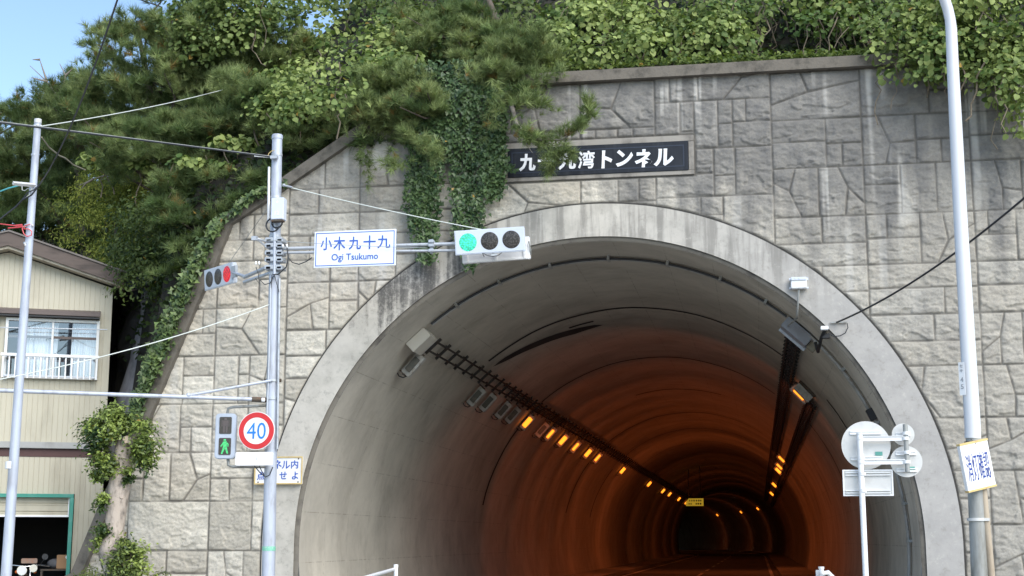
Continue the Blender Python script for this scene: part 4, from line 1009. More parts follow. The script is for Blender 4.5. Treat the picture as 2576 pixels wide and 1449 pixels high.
MB().prism([V(p) for p in rrect(sp_(2183.5, 1214.5, .09), XD, ZD, 118*k_, 63*k_, .03)], (0, .008, 0)).build('oblong_sign', M_SIGNBACK, rs)
frame_ring('rim', M_WHITE, rs, sp_(2183.5, 1214.5, .088), XD, ZD, 118*k_, 63*k_, .018, ND, .014)
mb = MB()
for y in (1192, 1237):
    for e in (-.016, .016): mb.box(sp_(2183.5, y, .075)+V((0, 0, e)), (106*k_, .02, .012))
build_each(mb, 'channel', M_WHITE, rs)
mb = MB()
for y in (1103, 1162):
    mb.box(sp_(2217, y, -.0), (110*k_, .02, .062)); mb.box(sp_(2217, y, -.005)+V((0, 0, .026)), (110*k_, .035, .008))
build_each(mb, 'cross_bar', M_WHITE, rs)
MB().tube([sp_(2277, 1067, .0), sp_(2283, 1187, .0)], .030, 12).build('stub_post', M_GALV_OLD, rs, smooth=50)
mb = MB()
for x, y in ((2163, 1102), (2166, 1152), (2166, 1162), (2169, 1192), (2171, 1234), (2278, 1103), (2281, 1162), (2279, 1090), (2282, 1138)):
    p = sp_(x, y, 0); mb.tube([p-V((0, 0, .02)), p+V((0, 0, .02))], .044, 14)
build_each(mb, 'clamp', M_WHITE, rs, smooth=40)
M_GSTK = pbr('green_label', (.10, .33, .28), .5)
mb = MB(); mb.box(sp_(2211, 1141, .088), (17*k_, .004, 9*k_)); mb.box(sp_(2294, 1178, .088), (14*k_, .004, 8*k_)); build_each(mb, 'green_label', M_GSTK, rs)

# ================================================================ GUARD RAILS AT THE BOTTOM EDGE
gp = at(996, 1424, -3.0); gz_ = gp[2]
gr = thing('guard_rail', 'white pipe guard rail with a capped post at the left of the tunnel road', 'guard rail', (gp[0], gp[1], 0))
MB().tube([(gp[0], gp[1], 0), gp-np.array([0, 0, .02])], .032, 14).build('post', M_WHITE, gr, smooth=50)
MB().tube([gp-np.array([0, 0, .02]), gp+np.array([0, 0, .025])], .036, 14).build('cap', M_SIGNFACE_W, gr, smooth=50)
e2 = at(922, 1449, -7.2); e2[2] = gz_-.06; g1 = gp+np.array([-.03, -.02, -.05]); dd = e2-g1
MB().tube([g1, g1+dd*1.6], .026, 12).build('top_rail', M_WHITE, gr, smooth=50)
g2 = g1-np.array([0, 0, .35]); MB().tube([g2, g2+dd*1.6], .026, 12).build('lower_rail', M_WHITE, gr, smooth=50)
ep = g1+dd*1.6; MB().tube([(ep[0], ep[1], 0), ep], .032, 12).build('post', M_WHITE, gr, smooth=50)
gp = at(2066, 1431, -4.5)
g2 = thing('guard_rail', 'white capped guard rail posts at the right of the tunnel road below the sign post', 'guard rail', (gp[0], gp[1], 0))
MB().tube([(gp[0], gp[1], 0), gp], .034, 14).build('post', M_WHITE, g2, smooth=50)
MB().tube([gp, gp+np.array([0, 0, .03])], .040, 14).build('cap', M_SIGNFACE_W, g2, smooth=50)
hp = at(2082, 1440, -4.6); MB().tube([hp+np.array([-.07, 0, -.02]), hp, hp+np.array([.10, .1, -.10]), hp+np.array([.8, .9, -.16])], .034, 12).build('top_rail', M_WHITE, g2, smooth=50)
lp2 = hp+np.array([.8, .9, -.16]); MB().tube([(lp2[0], lp2[1], 0), lp2], .032, 12).build('post', M_WHITE, g2, smooth=50)
MB().box(gp+np.array([-.05, 0, -.06]), (.05, .06, .09)).build('bracket', M_GALV, g2)
# ================================================================ LEFT UTILITY POLE
YU = -6.0
def up(x, y, d=0): return V(at(x, y, YU+d))
ub, ut = up(15.5, 1445), up(95.5, 305); ug = ub-(ut-ub)*(ub.z/(ut.z-ub.z))
upole = thing('utility_pole', 'slim leaning pale steel pole at the left with crossarm and red wire ties', 'pole', ug)
MB().tube([ug, ub, up(56, 850), ut], [.082, .074, .062, .050], 20).build('pole', M_POLE, upole, smooth=50)
MB().tube([ut+V((0, 0, -.03)), ut+V((0, 0, .03))], .053, 18).build('cap', M_SIGNBACK, upole, smooth=50)
mb = MB()
for x, y, r in ((94, 316, .056), (88, 390, .056), (79, 468, .057), (72, 567, .06), (70, 612, .061), (28, 1170, .078)):
    p = up(x, y); mb.tube([p-V((0, 0, .012)), p+V((0, 0, .012))], r, 18)
build_each(mb, 'clamp_band', M_GALV, upole, smooth=50)
mb = MB()
for x, y in ((88, 317), (103, 317), (62, 570), (82, 567), (63, 613), (64, 617)): mb.sphere(up(x, y, -.05), .018, 8)
for x in (51, 54, 57): mb.sphere(up(x, 465, -.02), .022, 8, (.5, 1, 1.2))
build_each(mb, 'insulator', M_SIGNBACK, upole, smooth=80)
MB().tube([up(33, 461, -.35), up(88, 466, -.06)], .030, 4).build('crossarm', M_SIGNBACK, upole)
p = up(28, 1170); MB().tube([p-V((0, 0, .05)), p+V((0, 0, .05))], .0795, 18).build('white_label', M_WHITE, upole, smooth=50)

def sag(a, b, d, n=20):
    a, b = V(a), V(b); out = []
    for k in range(n+1):
        f = k/n; p = a.lerp(b, f); p.z -= d*4*f*(1-f); out.append(p)
    return out
def wire(name, label, pts, r, mat, cat='wire', n=5):
    mb = MB(); mb.tube(pts, r, n); o = mb.build(name, mat, None, smooth=60)
    return tag(o, label, cat)
# feeder cable across the top left to the signal pole (three strands)
A_ = at(-60, 305, -7.5); A_ = A_+(A_-at(683, 395, YP-.1))*.9; B_ = at(683, 395, YP-.1)
fc = thing('feeder_cable', 'twin black feeder cable from the left edge to the signal pole top', 'cable', B_)
MB().tube(sag(A_, B_, -.02), .013, 6).build('strand', M_CABLE, fc, smooth=60)
MB().tube(sag(A_+np.array([0, 0, .04]), B_+np.array([0, 0, .012]), -.01), .008, 6).build('strand', M_GALV_OLD, fc, smooth=60)
MB().tube([at(640, 392, YP-.12), at(683, 395, YP-.1)], .016, 6).build('white_sleeve', M_WHITE, fc)
q = MB(); q.tube([at(x, y, YP-.1) for x, y in ((673, 396), (676, 386), (683, 380), (690, 378))], .006, 5); q.build('tie', M_YEDGE, fc, smooth=60)
MB().box(at(690, 396, YP-.14), (.12, .08, .05)).build('anchor', M_GALV, fc)
tree_wire = wire('span_wire', 'thin pale span wire from the leaning pole top up into the pines', sag(up(100, 318, -.05), at(560, 226, 2.0), .05), .0085, M_ROPE)
wire('service_cable', 'twisted dark cable climbing steeply from the crossarm to the top of the frame', sag(up(101, 462, -.05), at(305, -30, -11), .25), .011, M_CABLE, 'cable')
mb = MB(); mb.tube([up(x, y, -.12) for x, y in ((101, 462), (92, 474), (80, 490), (66, 498), (56, 503), (40, 520), (8, 545), (-20, 568))], .012, 6); mb.tube([up(x, y, -.10) for x, y in ((56, 503), (70, 484), (85, 478), (100, 464))], .010, 5)
tag(mb.build('slack_cable', M_CABLE, smooth=60), 'black slack cable loop hanging below the crossarm', 'cable')
wire('teal_wire', 'teal insulated wire from the left edge to the crossarm insulators', [up(-20, 489, -.05), up(20, 474, -.05), up(50, 466, -.05)], .011, pbr('teal_plastic', (.10, .42, .45), .5))
wire('drop_wire', 'thin grey green drop wire hanging in a curl below the crossarm', [up(x, y, -.08) for x, y in ((55, 466), (56, 478), (62, 480), (70, 474), (78, 478), (82, 470), (74, 490), (58, 502))], .006, M_ROPE)
M_REDW = pbr('red_plastic', (.62, .09, .10), .5); mb = MB()
mb.tube([up(-20, 561, -.05), up(40, 568, -.05), up(58, 570, -.05)], .009, 5); mb.tube([up(20, 574, -.05), up(58, 571, -.05)], .009, 5); mb.tube([up(38, 568, -.05), up(56, 566, -.05)], .014, 5)
mb.tube([up(x, y, -.08) for x, y in ((58, 570), (56, 576), (60, 588), (68, 595), (79, 592), (80, 582), (72, 576), (60, 576), (62, 568), (76, 564))], .008, 5)
tag(mb.build('red_wire', M_REDW, smooth=60), 'red wire with a hanging loop tied to the leaning pole', 'wire')
wire('guy_wire', 'long pale guy wire from the signal pole down past the house balcony', sag(at(678, 766, YP-.08), at(-20, 958, -6.8), .10, 24), .0085, M_ROPE)
wire('stay_wire', 'pale stay wire from the signal pole to the green lit signal', sag(pole_pt(467, 17, -.05), at(1235, 582, YP+.02), .03), .0085, M_ROPE)
mb = MB(); mb.tube([at(x, y, YP-.12) for x, y in ((713, 466), (722, 468), (735, 471))], .016, 6); mb.sphere(at(714, 466, YP-.1), .03, 8); tag(mb.build('turnbuckle', M_GALV, smooth=60), 'steel turnbuckle on the stay wire beside the signal pole', 'fitting')
wire('messenger_wire', 'thin grey wire from the side bracket in front of the place name sign', sag(at(648, 602, YP-.30), at(1075, 624, YP-.06), .02), .0055, M_WIRE)
wire('thin_stay_wire', 'thin dark stay wire from the signal pole down to the red lit signal', [pole_pt(506, -8, -.08), V(cR)+V(ddir)*.40+ZD*.19], .0055, M_GALV_OLD)
wire('old_vine_wire', 'pale bent vine hanging from the leaning pole into the trees', [V(at(x, y, -3.0+d)) for x, y, d in ((105, 345, -2.5), (125, 372, -2), (150, 392, -1), (165, 398, 0), (185, 415, 1), (215, 428, 2))], .012, pbr('bare_vine', (.26, .24, .18), .9), 'vine')

# ================================================================ HOUSE
u_ = np.array([.905, .424, 0]); u_ /= np.linalg.norm(u_); n_ = np.array([u_[1], -u_[0], 0])
Ch = at(281, 700, 1.8); Ch0 = np.array([Ch[0], Ch[1], 0.0])
HM = Matrix(((u_[0], -n_[0], 0, Ch0[0]), (u_[1], -n_[1], 0, Ch0[1]), (0, 0, 1, 0), (0, 0, 0, 1)))   # local x along the front, y inwards, z up
def fac(px, py, out=0.0):
    p = on_plane(px, py, Ch0+n_*out, n_)-Ch0; return float(p@u_), float(p[2])
house = thing('house', 'two storey house with beige ribbed metal siding, brown gable roof and open garage', 'house', M=HM)
M_SIDING = pbr('beige_metal_siding', (.46, .43, .335), .5, 0, (.35, .32, .245), 2.2, .9, (1, 1, .35))
M_TRIM = pbr('brown_metal_trim', (.105, .080, .072), .55, 0, (.06, .045, .04), 4, .8)
M_FASC = pbr('weathered_brown_fascia', (.10, .078, .068), .8, 0, (.045, .036, .032), 3, 1, (.5, .5, 3))
M_ROOFM = pbr('grey_brown_roof_sheet', (.14, .125, .115), .7, 0, (.09, .08, .07), 3, .8)
M_ALU = pbr('aluminium_frame', (.66, .665, .65), .4, .15, (.5, .5, .48), 5, .6)
pk = fac(22, 600, .3); rt_end = fac(319, 687.5, .35)
xp = pk[0]; zp = fac(22, 583, .35)[1]; slope = (zp-rt_end[1])/(rt_end[0]-xp)
xl = 2*xp                                            # left corner of the front
def roof_z(x): return zp-slope*abs(x-xp)
zwall = lambda x: roof_z(x)-.34
g_x1, g_z1 = fac(186, 1243); g_x0 = xl+.5
w_x0, w_z1 = fac(16, 799); w_x1, w_z0 = fac(244, 957); 
band_z1, band_z0 = fac(150, 1113)[1], fac(150, 1129)[1]; brn_z0 = fac(150, 1150)[1]
# ribbed siding
mb = MB(); x = 0.0; PW = .098
while x > xl:
    a, b = max(xl, x-PW), x; g = .012
    ops = [(-.1, zwall((a+b)/2))]
    def cut(ops, lo, hi):
        o2 = []
        for (p, q) in ops:
            if hi <= p or lo >= q: o2.append((p, q)); continue
            if lo > p: o2.append((p, lo))
            if hi < q: o2.append((hi, q))
        return o2
    m = (a+b)/2
    if w_x0 < m < w_x1: ops = cut(ops, w_z0, w_z1)
    if g_x0 < m < g_x1: ops = cut(ops, -1, g_z1)
    ops = cut(ops, brn_z0, band_z0)
    for lo, hi in ops:
        za, zb = (zwall(a), zwall(b)) if hi > w_z1+.3 else (hi, hi)
        mb.add([(a, 0, lo), (b-g, 0, lo), (b-g, 0, zb), (a, 0, za)], [(0, 1, 2, 3)])
        mb.add([(b-g, 0, lo), (b-g*.7, .007, lo), (b-g*.3, .007, lo), (b, 0, lo), (b-g, 0, zb), (b-g*.7, .007, zb), (b-g*.3, .007, zb), (b, 0, zb)], [(0, 1, 5, 4), (1, 2, 6, 5), (2, 3, 7, 6)])
    x -= PW
mb.build('front_siding', M_SIDING, house, local=True)
mb = MB(); D_ = 7.0; y = 0.0
while y < D_:
    zt = zwall(0)-.0; mb.add([(0, y, -.1), (0, y+.085, -.1), (-.014, y+.09, -.1), (0, y+.098, -.1), (0, y, zt), (0, y+.085, zt), (-.014, y+.09, zt), (0, y+.098, zt)], [(0, 1, 5, 4), (1, 2, 6, 5), (2, 3, 7, 6)]); y += .098
mb.build('side_siding', M_SIDING, house, local=True)
MB().add([(xl, 0, -.1), (xl, D_, -.1), (xl, D_, zwall(xl)), (xl, 0, zwall(xl))], [(0, 1, 2, 3)]).add([(xl, D_, -.1), (0, D_, -.1), (0, D_, zwall(0)), (xp, D_, zwall(xp)), (xl, D_, zwall(xl))], [(0, 1, 2, 3, 4)]).build('rear_walls', M_SIDING, house, local=True)
mb = MB(); mb.box((.012, -.012, zwall(0)/2), (.05, .05, zwall(0)-.02)); mb.build('corner_trim', M_SIDING, house, bevel=.006, local=True)
# roof with verge boards
ov = rt_end[0]; yf = -.36; rf = MB()
for s in (1, -1):
    xe = xp+s*(ov-xp); z0, z1 = zp, roof_z(xe)
    rf.prism([(xp, yf-.03, z0), (xe, yf-.03, z1), (xe, yf-.03, z1+.035), (xp, yf-.03, z0+.035)], (0, D_+.7, 0))
rf.build('roof', M_ROOFM, house, local=True)
fb = MB()
for s in (1, -1):
    xe = xp+s*(ov-xp-.03); fb.prism([(xp, yf, zp-.005), (xe, yf, roof_z(xe)-.005), (xe-s*.03, yf, roof_z(xe)-.26), (xp, yf, zp-.27)], (0, .05, 0))
fb.build('verge_board', M_FASC, house, local=True)
sf = MB()
for s in (1, -1):
    xe = xp+s*(ov-xp-.05); sf.prism([(xp, yf+.052, zp-.20), (xe, yf+.052, roof_z(xe)-.20), (xe, yf+.052, roof_z(xe)-.30), (xp, yf+.052, zp-.325)], (0, .30, 0))
sf.build('soffit', pbr('soffit_board', (.42, .38, .30), .7, 0, (.2, .17, .13), 5, .8), house, local=True)
ef = MB(); xe = ov-.06; ef.box((xe, D_/2, roof_z(ov)-.13), (.04, D_+.6, .16)); ef.box((xe/2, D_/2, roof_z(ov)-.22), (xe, D_+.4, .03)); ef.build('eave_board', M_FASC, house, local=True)
# awning over the window
ax1 = fac(253, 790, .22)[0]; az1 = fac(200, 784, .22)[1]; az0 = fac(200, 799.5, .22)[1]
MB().prism([(w_x0-.35, .0, az1+.06), (ax1, 0, az1+.06), (ax1, -.22, az1), (w_x0-.35, -.22, az1)], (0, 0, -.02)).box(((w_x0-.35+ax1)/2, -.215, (az1+az0)/2+.012), (ax1-w_x0+.35, .03, (az1-az0)*.62)).build('awning', M_TRIM, house, local=True)
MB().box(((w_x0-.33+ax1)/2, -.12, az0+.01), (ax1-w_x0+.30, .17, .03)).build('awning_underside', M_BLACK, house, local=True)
# window
win = MB(); t = .055
xm = (w_x0+w_x1)/2
win.box(((w_x0+w_x1)/2, -.02, w_z1-t/2), (w_x1-w_x0, .09, t)).box(((w_x0+w_x1)/2, -.02, w_z0+t/2), (w_x1-w_x0, .09, t))
for x in (w_x0+t/2, w_x1-t/2): win.box((x, -.019, (w_z0+w_z1)/2), (t, .088, w_z1-w_z0-2*t))
win.box((xm, -.01, (w_z0+w_z1)/2), (.04, .05, w_z1-w_z0-2*t))
zt_ = w_z1-.36
window = win.build('window', M_ALU, house, bevel=.004, local=True)
def glass_mat():
    m, nt, b = new_mat('window_glass'); b.inputs['Base Color'].default_value = (.75, .8, .82, 1); b.inputs['Roughness'].default_value = .03
    tr_ = nt.nodes.new('ShaderNodeBsdfTransparent'); gl = nd(nt, 'ShaderNodeBsdfGlossy', Roughness=.02); mx = nt.nodes.new('ShaderNodeMixShader')
    tr_.inputs[0].default_value = (.90, .93, .94, 1)
    mx.inputs[0].default_value = .22; nt.links.new(tr_.outputs[0], mx.inputs[1]); nt.links.new(gl.outputs[0], mx.inputs[2])
    nt.links.new(mx.outputs[0], nt.nodes['Material Output'].inputs['Surface']); return m
M_GLASS = glass_mat()
for a, b, y in ((w_x0+t, xm-.02, .0), (xm+.02, w_x1-t, .012)):
    MB().add([(a, y, w_z0+t), (b, y, w_z0+t), (b, y, w_z1-t), (a, y, w_z1-t)], [(0, 1, 2, 3)]).build('pane', M_GLASS, window, local=True)
mb = MB(); mb.box((xm, .02, zt_), (w_x1-w_x0-2*t, .02, .05)); mb.build('inner_rail', M_TRIM, window, local=True)
# room behind, net curtains
mb = MB(); rx0, rx1, rz0, rz1, ry_ = w_x0-.2, w_x1+.1, w_z0-.1, w_z1+.1, 1.6
mb.add([(rx0, .1, rz0), (rx1, .1, rz0), (rx1, .1, rz1), (rx0, .1, rz1), (rx0, ry_, rz0), (rx1, ry_, rz0), (rx1, ry_, rz1), (rx0, ry_, rz1)], [(0, 4, 5, 1), (4, 7, 6, 5), (3, 2, 6, 7), (0, 3, 7, 4), (1, 5, 6, 2)])
mb.build('room', pbr('dim_room', (.25, .25, .26), .9), house, local=True)
M_NET = pbr('white_net_curtain', (.80, .83, .86), .9, 0, (.50, .55, .62), 3, .6, (3, 3, .3))
for a, b in ((w_x0+.30, xm+.10), (xm+.36, w_x1-.02)):
    vs = []; N_ = 70
    for k in range(N_+1):
        x = a+(b-a)*k/N_; yy = .11+.022*math.sin(k*1.15)+.01*math.sin(k*.37); vs += [(x, yy, w_z0), (x, yy, w_z1-.02)]
    MB().add(vs, [(2*k, 2*k+2, 2*k+3, 2*k+1) for k in range(N_)]).build('curtain', M_NET, house, smooth=80, local=True)
# drying rod and balcony rail
r0 = fac(-30, 823, .30); r1 = fac(270, 829.5, .30); MB().tube([(r0[0], -.30, r0[1]), (r1[0], -.30, r1[1])], .012, 8).build('drying_rod', M_GALV, house, smooth=60, local=True)
b0_ = fac(2, 892, .22); b1_ = fac(250, 897.5, .22); zb_ = fac(130, 948, .22)[1]; zr = (b0_[1]+b1_[1])/2
rail = MB().box(((b0_[0]+b1_[0])/2, -.22, zr), (b1_[0]-b0_[0], .05, .055)).build('balcony_rail', M_WHITE, house, bevel=.006, local=True)
mb = MB(); mb.box(((b0_[0]+b1_[0])/2, -.19, zb_+.01), (b1_[0]-b0_[0]-.06, .03, .035)); mb.build('lower_bar', M_GALV, rail, bevel=.003, local=True)
for k in range(16):
    x = b0_[0]+.045+(b1_[0]-b0_[0]-.09)*k/15; MB().box((x, -.215, (zr+zb_)/2-.02), (.026, .022, zr-zb_+.03)).build('baluster', M_WHITE, rail, local=True)
mb = MB()
for x in (b0_[0]+.1, b1_[0]-.1): mb.box((x, -.11, zr-.04), (.03, .21, .03)); mb.box((x, -.10, zb_), (.03, .2, .03))
build_each(mb, 'rail_bracket', M_GALV, rail, local=True)
# flashing band over the garage
MB().box((xl/2, -.03, (band_z1+band_z0)/2), (-xl-.02, .10, band_z1-band_z0)).build('flashing', pbr('grey_flashing', (.33, .33, .32), .5, .2, (.2, .2, .19), 4, .8), house, bevel=.006, local=True)
MB().box((xl/2, .02, (band_z0+brn_z0)/2), (-xl-.03, .06, band_z0-brn_z0-.004)).build('brown_band', pbr('red_brown_band', (.075, .032, .03), .6), house, local=True)
# garage
M_GRN = pbr('green_painted_frame', (.045, .26, .20), .5, 0, (.10, .30, .25), 5, .9)
mb = MB(); mb.box(((g_x0+g_x1)/2, -.02, g_z1-.035), (g_x1-g_x0, .10, .07)); mb.box((g_x1-.035, -.022, (g_z1-.07)/2), (.07, .096, g_z1-.07)); mb.build('garage_frame', M_GRN, house, bevel=.005, local=True)
sz0 = fac(100, 1296)[1]; sz1 = g_z1-.07; gx0, gx1 = g_x0, g_x1-.075
sh = MB(); zz = [sz1]; 
prof = []; z = sz1
while z > sz0+.02:
    for dz, yy in ((0, .05), (.10, .05), (.108, .068), (.125, .068), (.132, .045), (.15, .045)):
        if z-dz > sz0: prof.append((yy, z-dz))
    z -= .158
prof.append((.05, sz0))
sh.add([(x, yy, z) for yy, z in prof for x in (gx0, gx1)], [(2*i, 2*i+1, 2*i+3, 2*i+2) for i in range(len(prof)-1)])
shut = sh.build('roller_shutter', M_SIDING, house, local=True)
mb = MB(); mb.box(((gx0+gx1)/2, .045, sz0-.015), (gx1-gx0, .05, .035)); mb.box((gx1-.012, .03, (sz1+sz0)/2), (.02, .03, sz1-sz0)); mb.build('bottom_bar', M_WHITE, shut, local=True)
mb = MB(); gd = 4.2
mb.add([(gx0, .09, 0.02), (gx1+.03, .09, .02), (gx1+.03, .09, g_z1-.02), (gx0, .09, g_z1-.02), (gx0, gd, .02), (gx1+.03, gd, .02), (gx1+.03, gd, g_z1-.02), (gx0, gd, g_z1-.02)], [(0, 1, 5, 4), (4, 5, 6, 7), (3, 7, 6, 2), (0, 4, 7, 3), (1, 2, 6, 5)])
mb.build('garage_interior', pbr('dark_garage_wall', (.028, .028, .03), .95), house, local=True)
# things inside the garage
hp_ = lambda px, py, dep: on_plane(px, py, Ch0-n_*dep, n_)
c = V(hp_(167, 1413, .7)); bxo = thing('cardboard_box', 'brown cardboard box with a white sticker just inside the garage', 'box', c)
Mh = Matrix((V(u_), V(-n_), ZD)).transposed()
MB().box(c, (.36, .30, .27), Mh).build('carton', pbr('cardboard', (.36, .21, .11), .85), bxo, bevel=.006)
MB().disc(c+V(n_)*.153+V((.02, 0, .09)), V(n_), .035, .004, 16).build('round_sticker', M_WHITE, bxo)
c2 = V(hp_(162, 1445, .75)); c2.z = min(c2.z, c.z-.18)
shf = thing('storage_shelf', 'dim metal shelf holding the cardboard box inside the garage', 'shelf', (c.x, c.y, 0))
mb = MB(); mb.box((c.x, c.y, c.z-.155), (.95, .5, .03), Mh); mb.box((c.x, c.y, c.z-.6), (.95, .5, .03), Mh)
build_each(mb, 'shelf_board', M_RUST, shf)
for dx, dy in ((-.45, -.22), (.45, -.22), (.45, .22), (-.45, .22)):
    o = V(u_)*dx-V(n_)*dy; h = c.z-.17; MB().box((c.x+o.x, c.y+o.y, h/2), (.04, .04, h), Mh).build('leg', M_RUST, shf)
cb2 = V(hp_(140, 1432, .75)); cl = thing('cloth_bundle', 'grey cloth bundle beside the cardboard box in the garage', 'bundle', cb2)
vs = MB(); vs.sphere((cb2.x, cb2.y, c.z-.035), .16, 14, (1.15, .8, .62)); bb = vs.build('cloth', pbr('grey_cloth', (.13, .13, .14), .9, bmp=.6, bscale=18), cl, smooth=80)
# motorcycle standing in the garage mouth
mc = V(hp_(66, 1432, .55)); mh = mc.z; mo = thing('motorcycle', 'parked motorcycle with round chrome headlight in the dark garage mouth', 'motorcycle', (mc.x, mc.y, 0))
fw_ = V(n_); sd_ = V(u_)
M_CHROME = pbr('chrome', (.75, .76, .78), .15, .9); M_MCP = pbr('dark_motor_paint', (.03, .03, .035), .3); M_ORNG = pbr('orange_indicator', (.55, .12, .02), .3)
def mp(f, s, z): return Vector((mc.x, mc.y, 0))+fw_*f+sd_*s+ZD*z
MB().tube([mp(.02, -.07, mh-.02), mp(.12, -.07, mh-.02), mp(.16, -.07, mh-.02)], [.05, .09, .095], 20).build('headlight', M_CHROME, mo, smooth=50)
MB().disc(mp(.163, -.07, mh-.02), fw_, .085, .01, 20).build('headlight_glass', M_SIGNFACE_W, mo)
MB().tube([mp(.08, .14, mh+.02), mp(.14, .14, mh+.02)], [.05, .075], 16).build('gauge', M_CHROME, mo, smooth=50)
MB().tube([mp(-.12, -.42, mh+.05), mp(0, -.25, mh+.08), mp(.02, 0, mh+.05), mp(0, .25, mh+.08), mp(-.12, .42, mh+.05)], .014, 8).build('handlebar', M_CHROME, mo, smooth=60)
for s in (-1, 1):
    MB().tube([mp(0, s*.25, mh+.08), mp(.03, s*.33, mh+.2)], .007, 6).disc(mp(.02, s*.34, mh+.24), fw_, .06, .015, 18).build('mirror', M_MCP, mo)
    MB().sphere(mp(.08, s*.17, mh-.05), .035, 10).build('indicator', M_ORNG, mo, smooth=80)
MB().box(mp(.03, .05, mh+.16), (.30, .03, .10), Mh).build('visor', pbr('white_orange_cowl', (.30, .20, .15), .4, 0, (.4, .12, .03), 9, .9), mo, bevel=.01)
for s in (-.08, .08): MB().tube([mp(0, s, mh), mp(.25, s, .30)], .022, 8).build('fork', M_CHROME, mo, smooth=60)
def torus(c, ax, R, r, n=28, m=8):
    ax = ax.normalized(); e1 = ax.cross(ZD).normalized(); e2 = ax.cross(e1); vs = []; fs = []
    for i in range(n):
        a = 2*math.pi*i/n; d = e1*math.cos(a)+e2*math.sin(a)
        for j in range(m):
            b = 2*math.pi*j/m; vs.append(c+d*(R+r*math.cos(b))+ax*r*math.sin(b))
    for i in range(n):
        for j in range(m): fs.append((i*m+j, ((i+1) % n)*m+j, ((i+1) % n)*m+(j+1) % m, i*m+(j+1) % m))
    return vs, fs
for f in (.25, -1.0):
    wh = MB().add(*torus(mp(f, 0, .30), sd_, .25, .05)).build('wheel', M_BLACK, mo, smooth=80)
    mb = MB()
    for k in range(6): a = k*math.pi/6; mb.tube([mp(f, 0, .30)+(fw_*math.cos(a)+ZD*math.sin(a))*.22, mp(f, 0, .30)-(fw_*math.cos(a)+ZD*math.sin(a))*.22], .008, 5)
    mb.build('spokes', M_CHROME, wh)
mb = MB(); mb.sphere(mp(-.30, 0, .78), .22, 14, (1, .8, .6)); mb.build('tank', M_MCP, mo, smooth=80)
MB().box(mp(-.80, 0, .78), (.24, .60, .10), Mh).build('seat', M_BLACK, mo, bevel=.03)
MB().box(mp(-.40, 0, .45), (.22, .40, .32), Mh).tube([mp(0, 0, mh-.1), mp(-.3, 0, .62), mp(-1.0, 0, .62), mp(-1.0, 0, .3)], .03, 8).build('engine_frame', M_RUST, mo, bevel=.02)
# ================================================================ VEGETATION
def leaf_mat(name, trans=.28, rough=.55, spec=.3):
    m, nt, b = new_mat(name); a = nd(nt, 'ShaderNodeAttribute', attribute_name='col')
    b.inputs['Roughness'].default_value = rough; b.inputs['Specular IOR Level'].default_value = spec
    nt.links.new(a.outputs['Color'], b.inputs['Base Color'])
    t = nt.nodes.new('ShaderNodeBsdfTranslucent'); mx = nt.nodes.new('ShaderNodeMixShader'); mx.inputs[0].default_value = trans
    nt.links.new(mixc(nt, .5, a.outputs['Color'], (.18, .27, .03)), t.inputs[0])
    nt.links.new(b.outputs[0], mx.inputs[1]); nt.links.new(t.outputs[0], mx.inputs[2]); nt.links.new(mx.outputs[0], nt.nodes['Material Output'].inputs['Surface'])
    return m
M_NEEDLE = leaf_mat('pine_needles', .32, .6, .2); M_LEAF = leaf_mat('broad_leaves', .36); M_IVY = leaf_mat('ivy_leaves', .12, .42, .4)
M_BARK = pbr('pine_bark', (.12, .095, .08), .95, 0, (.05, .04, .035), 8, 1, bmp=.8, bscale=25)
M_VINE = pbr('dry_vine', (.17, .14, .10), .95, 0, (.08, .065, .05), 9, 1)
M_TWIG = pbr('grey_bare_twig', (.22, .195, .16), .9)

def unit(a): return a/np.maximum(1e-9, np.linalg.norm(a, axis=-1, keepdims=True))
SHAPES = {
 'kudzu': (np.array([(0, 0, 0), (.40, .22, .10), (.44, .56, .12), (0, 1, -.10), (-.44, .56, .12), (-.40, .22, .10), (0, .5, .0)]), np.array([(0, 1, 6), (1, 2, 6), (2, 3, 6), (3, 4, 6), (4, 5, 6), (5, 0, 6)])),
 'round': (np.array([(0, 0, 0), (.36, .06, .07), (.50, .42, .13), (.30, .80, .06), (0, .98, -.10), (-.30, .80, .06), (-.50, .42, .13), (-.36, .06, .07), (0, .45, .0)]), np.array([(i, (i+1) % 8, 8) for i in range(8)])),
 'ivy': (np.array([(0, .1, 0), (.52, .05, .06), (.28, .45, .05), (0, 1, -.06), (-.28, .45, .05), (-.52, .05, .06), (0, .4, 0)]), np.array([(0, 1, 6), (1, 2, 6), (2, 3, 6), (3, 4, 6), (4, 5, 6), (5, 0, 6)])),
 'oval': (np.array([(0, 0, 0), (.25, .45, .06), (0, 1, -.08), (-.25, .45, .06)]), np.array([(0, 1, 2), (0, 2, 3)])),
 'slim': (np.array([(0, 0, 0), (.14, .4, .03), (0, 1, -.15), (-.14, .4, .03)]), np.array([(0, 1, 2), (0, 2, 3)])),
}
def leaves(P, N, D, S, C, shape):
    """Leaf blades at P with normals N, pointing along D, of length S and colour C."""
    sv, sf = SHAPES[shape]; n = len(P); N = unit(N); D = unit(D-N*(D*N).sum(1, keepdims=True)); X = np.cross(D, N)
    VV = P[:, None]+(X[:, None]*sv[None, :, :1]+D[:, None]*sv[None, :, 1:2]+N[:, None]*sv[None, :, 2:])*S[:, None, None]
    FF = (np.arange(n)[:, None, None]*len(sv)+sf[None]).reshape(-1, 3)
    return VV.reshape(-1, 3), FF, np.repeat(C, len(sv), 0)
def join(parts):
    VV, FF, CC = [], [], []; o = 0
    for v, f, c in parts: VV.append(v); FF.append(f+o); CC.append(c); o += len(v)
    return np.concatenate(VV), np.concatenate(FF), np.concatenate(CC)
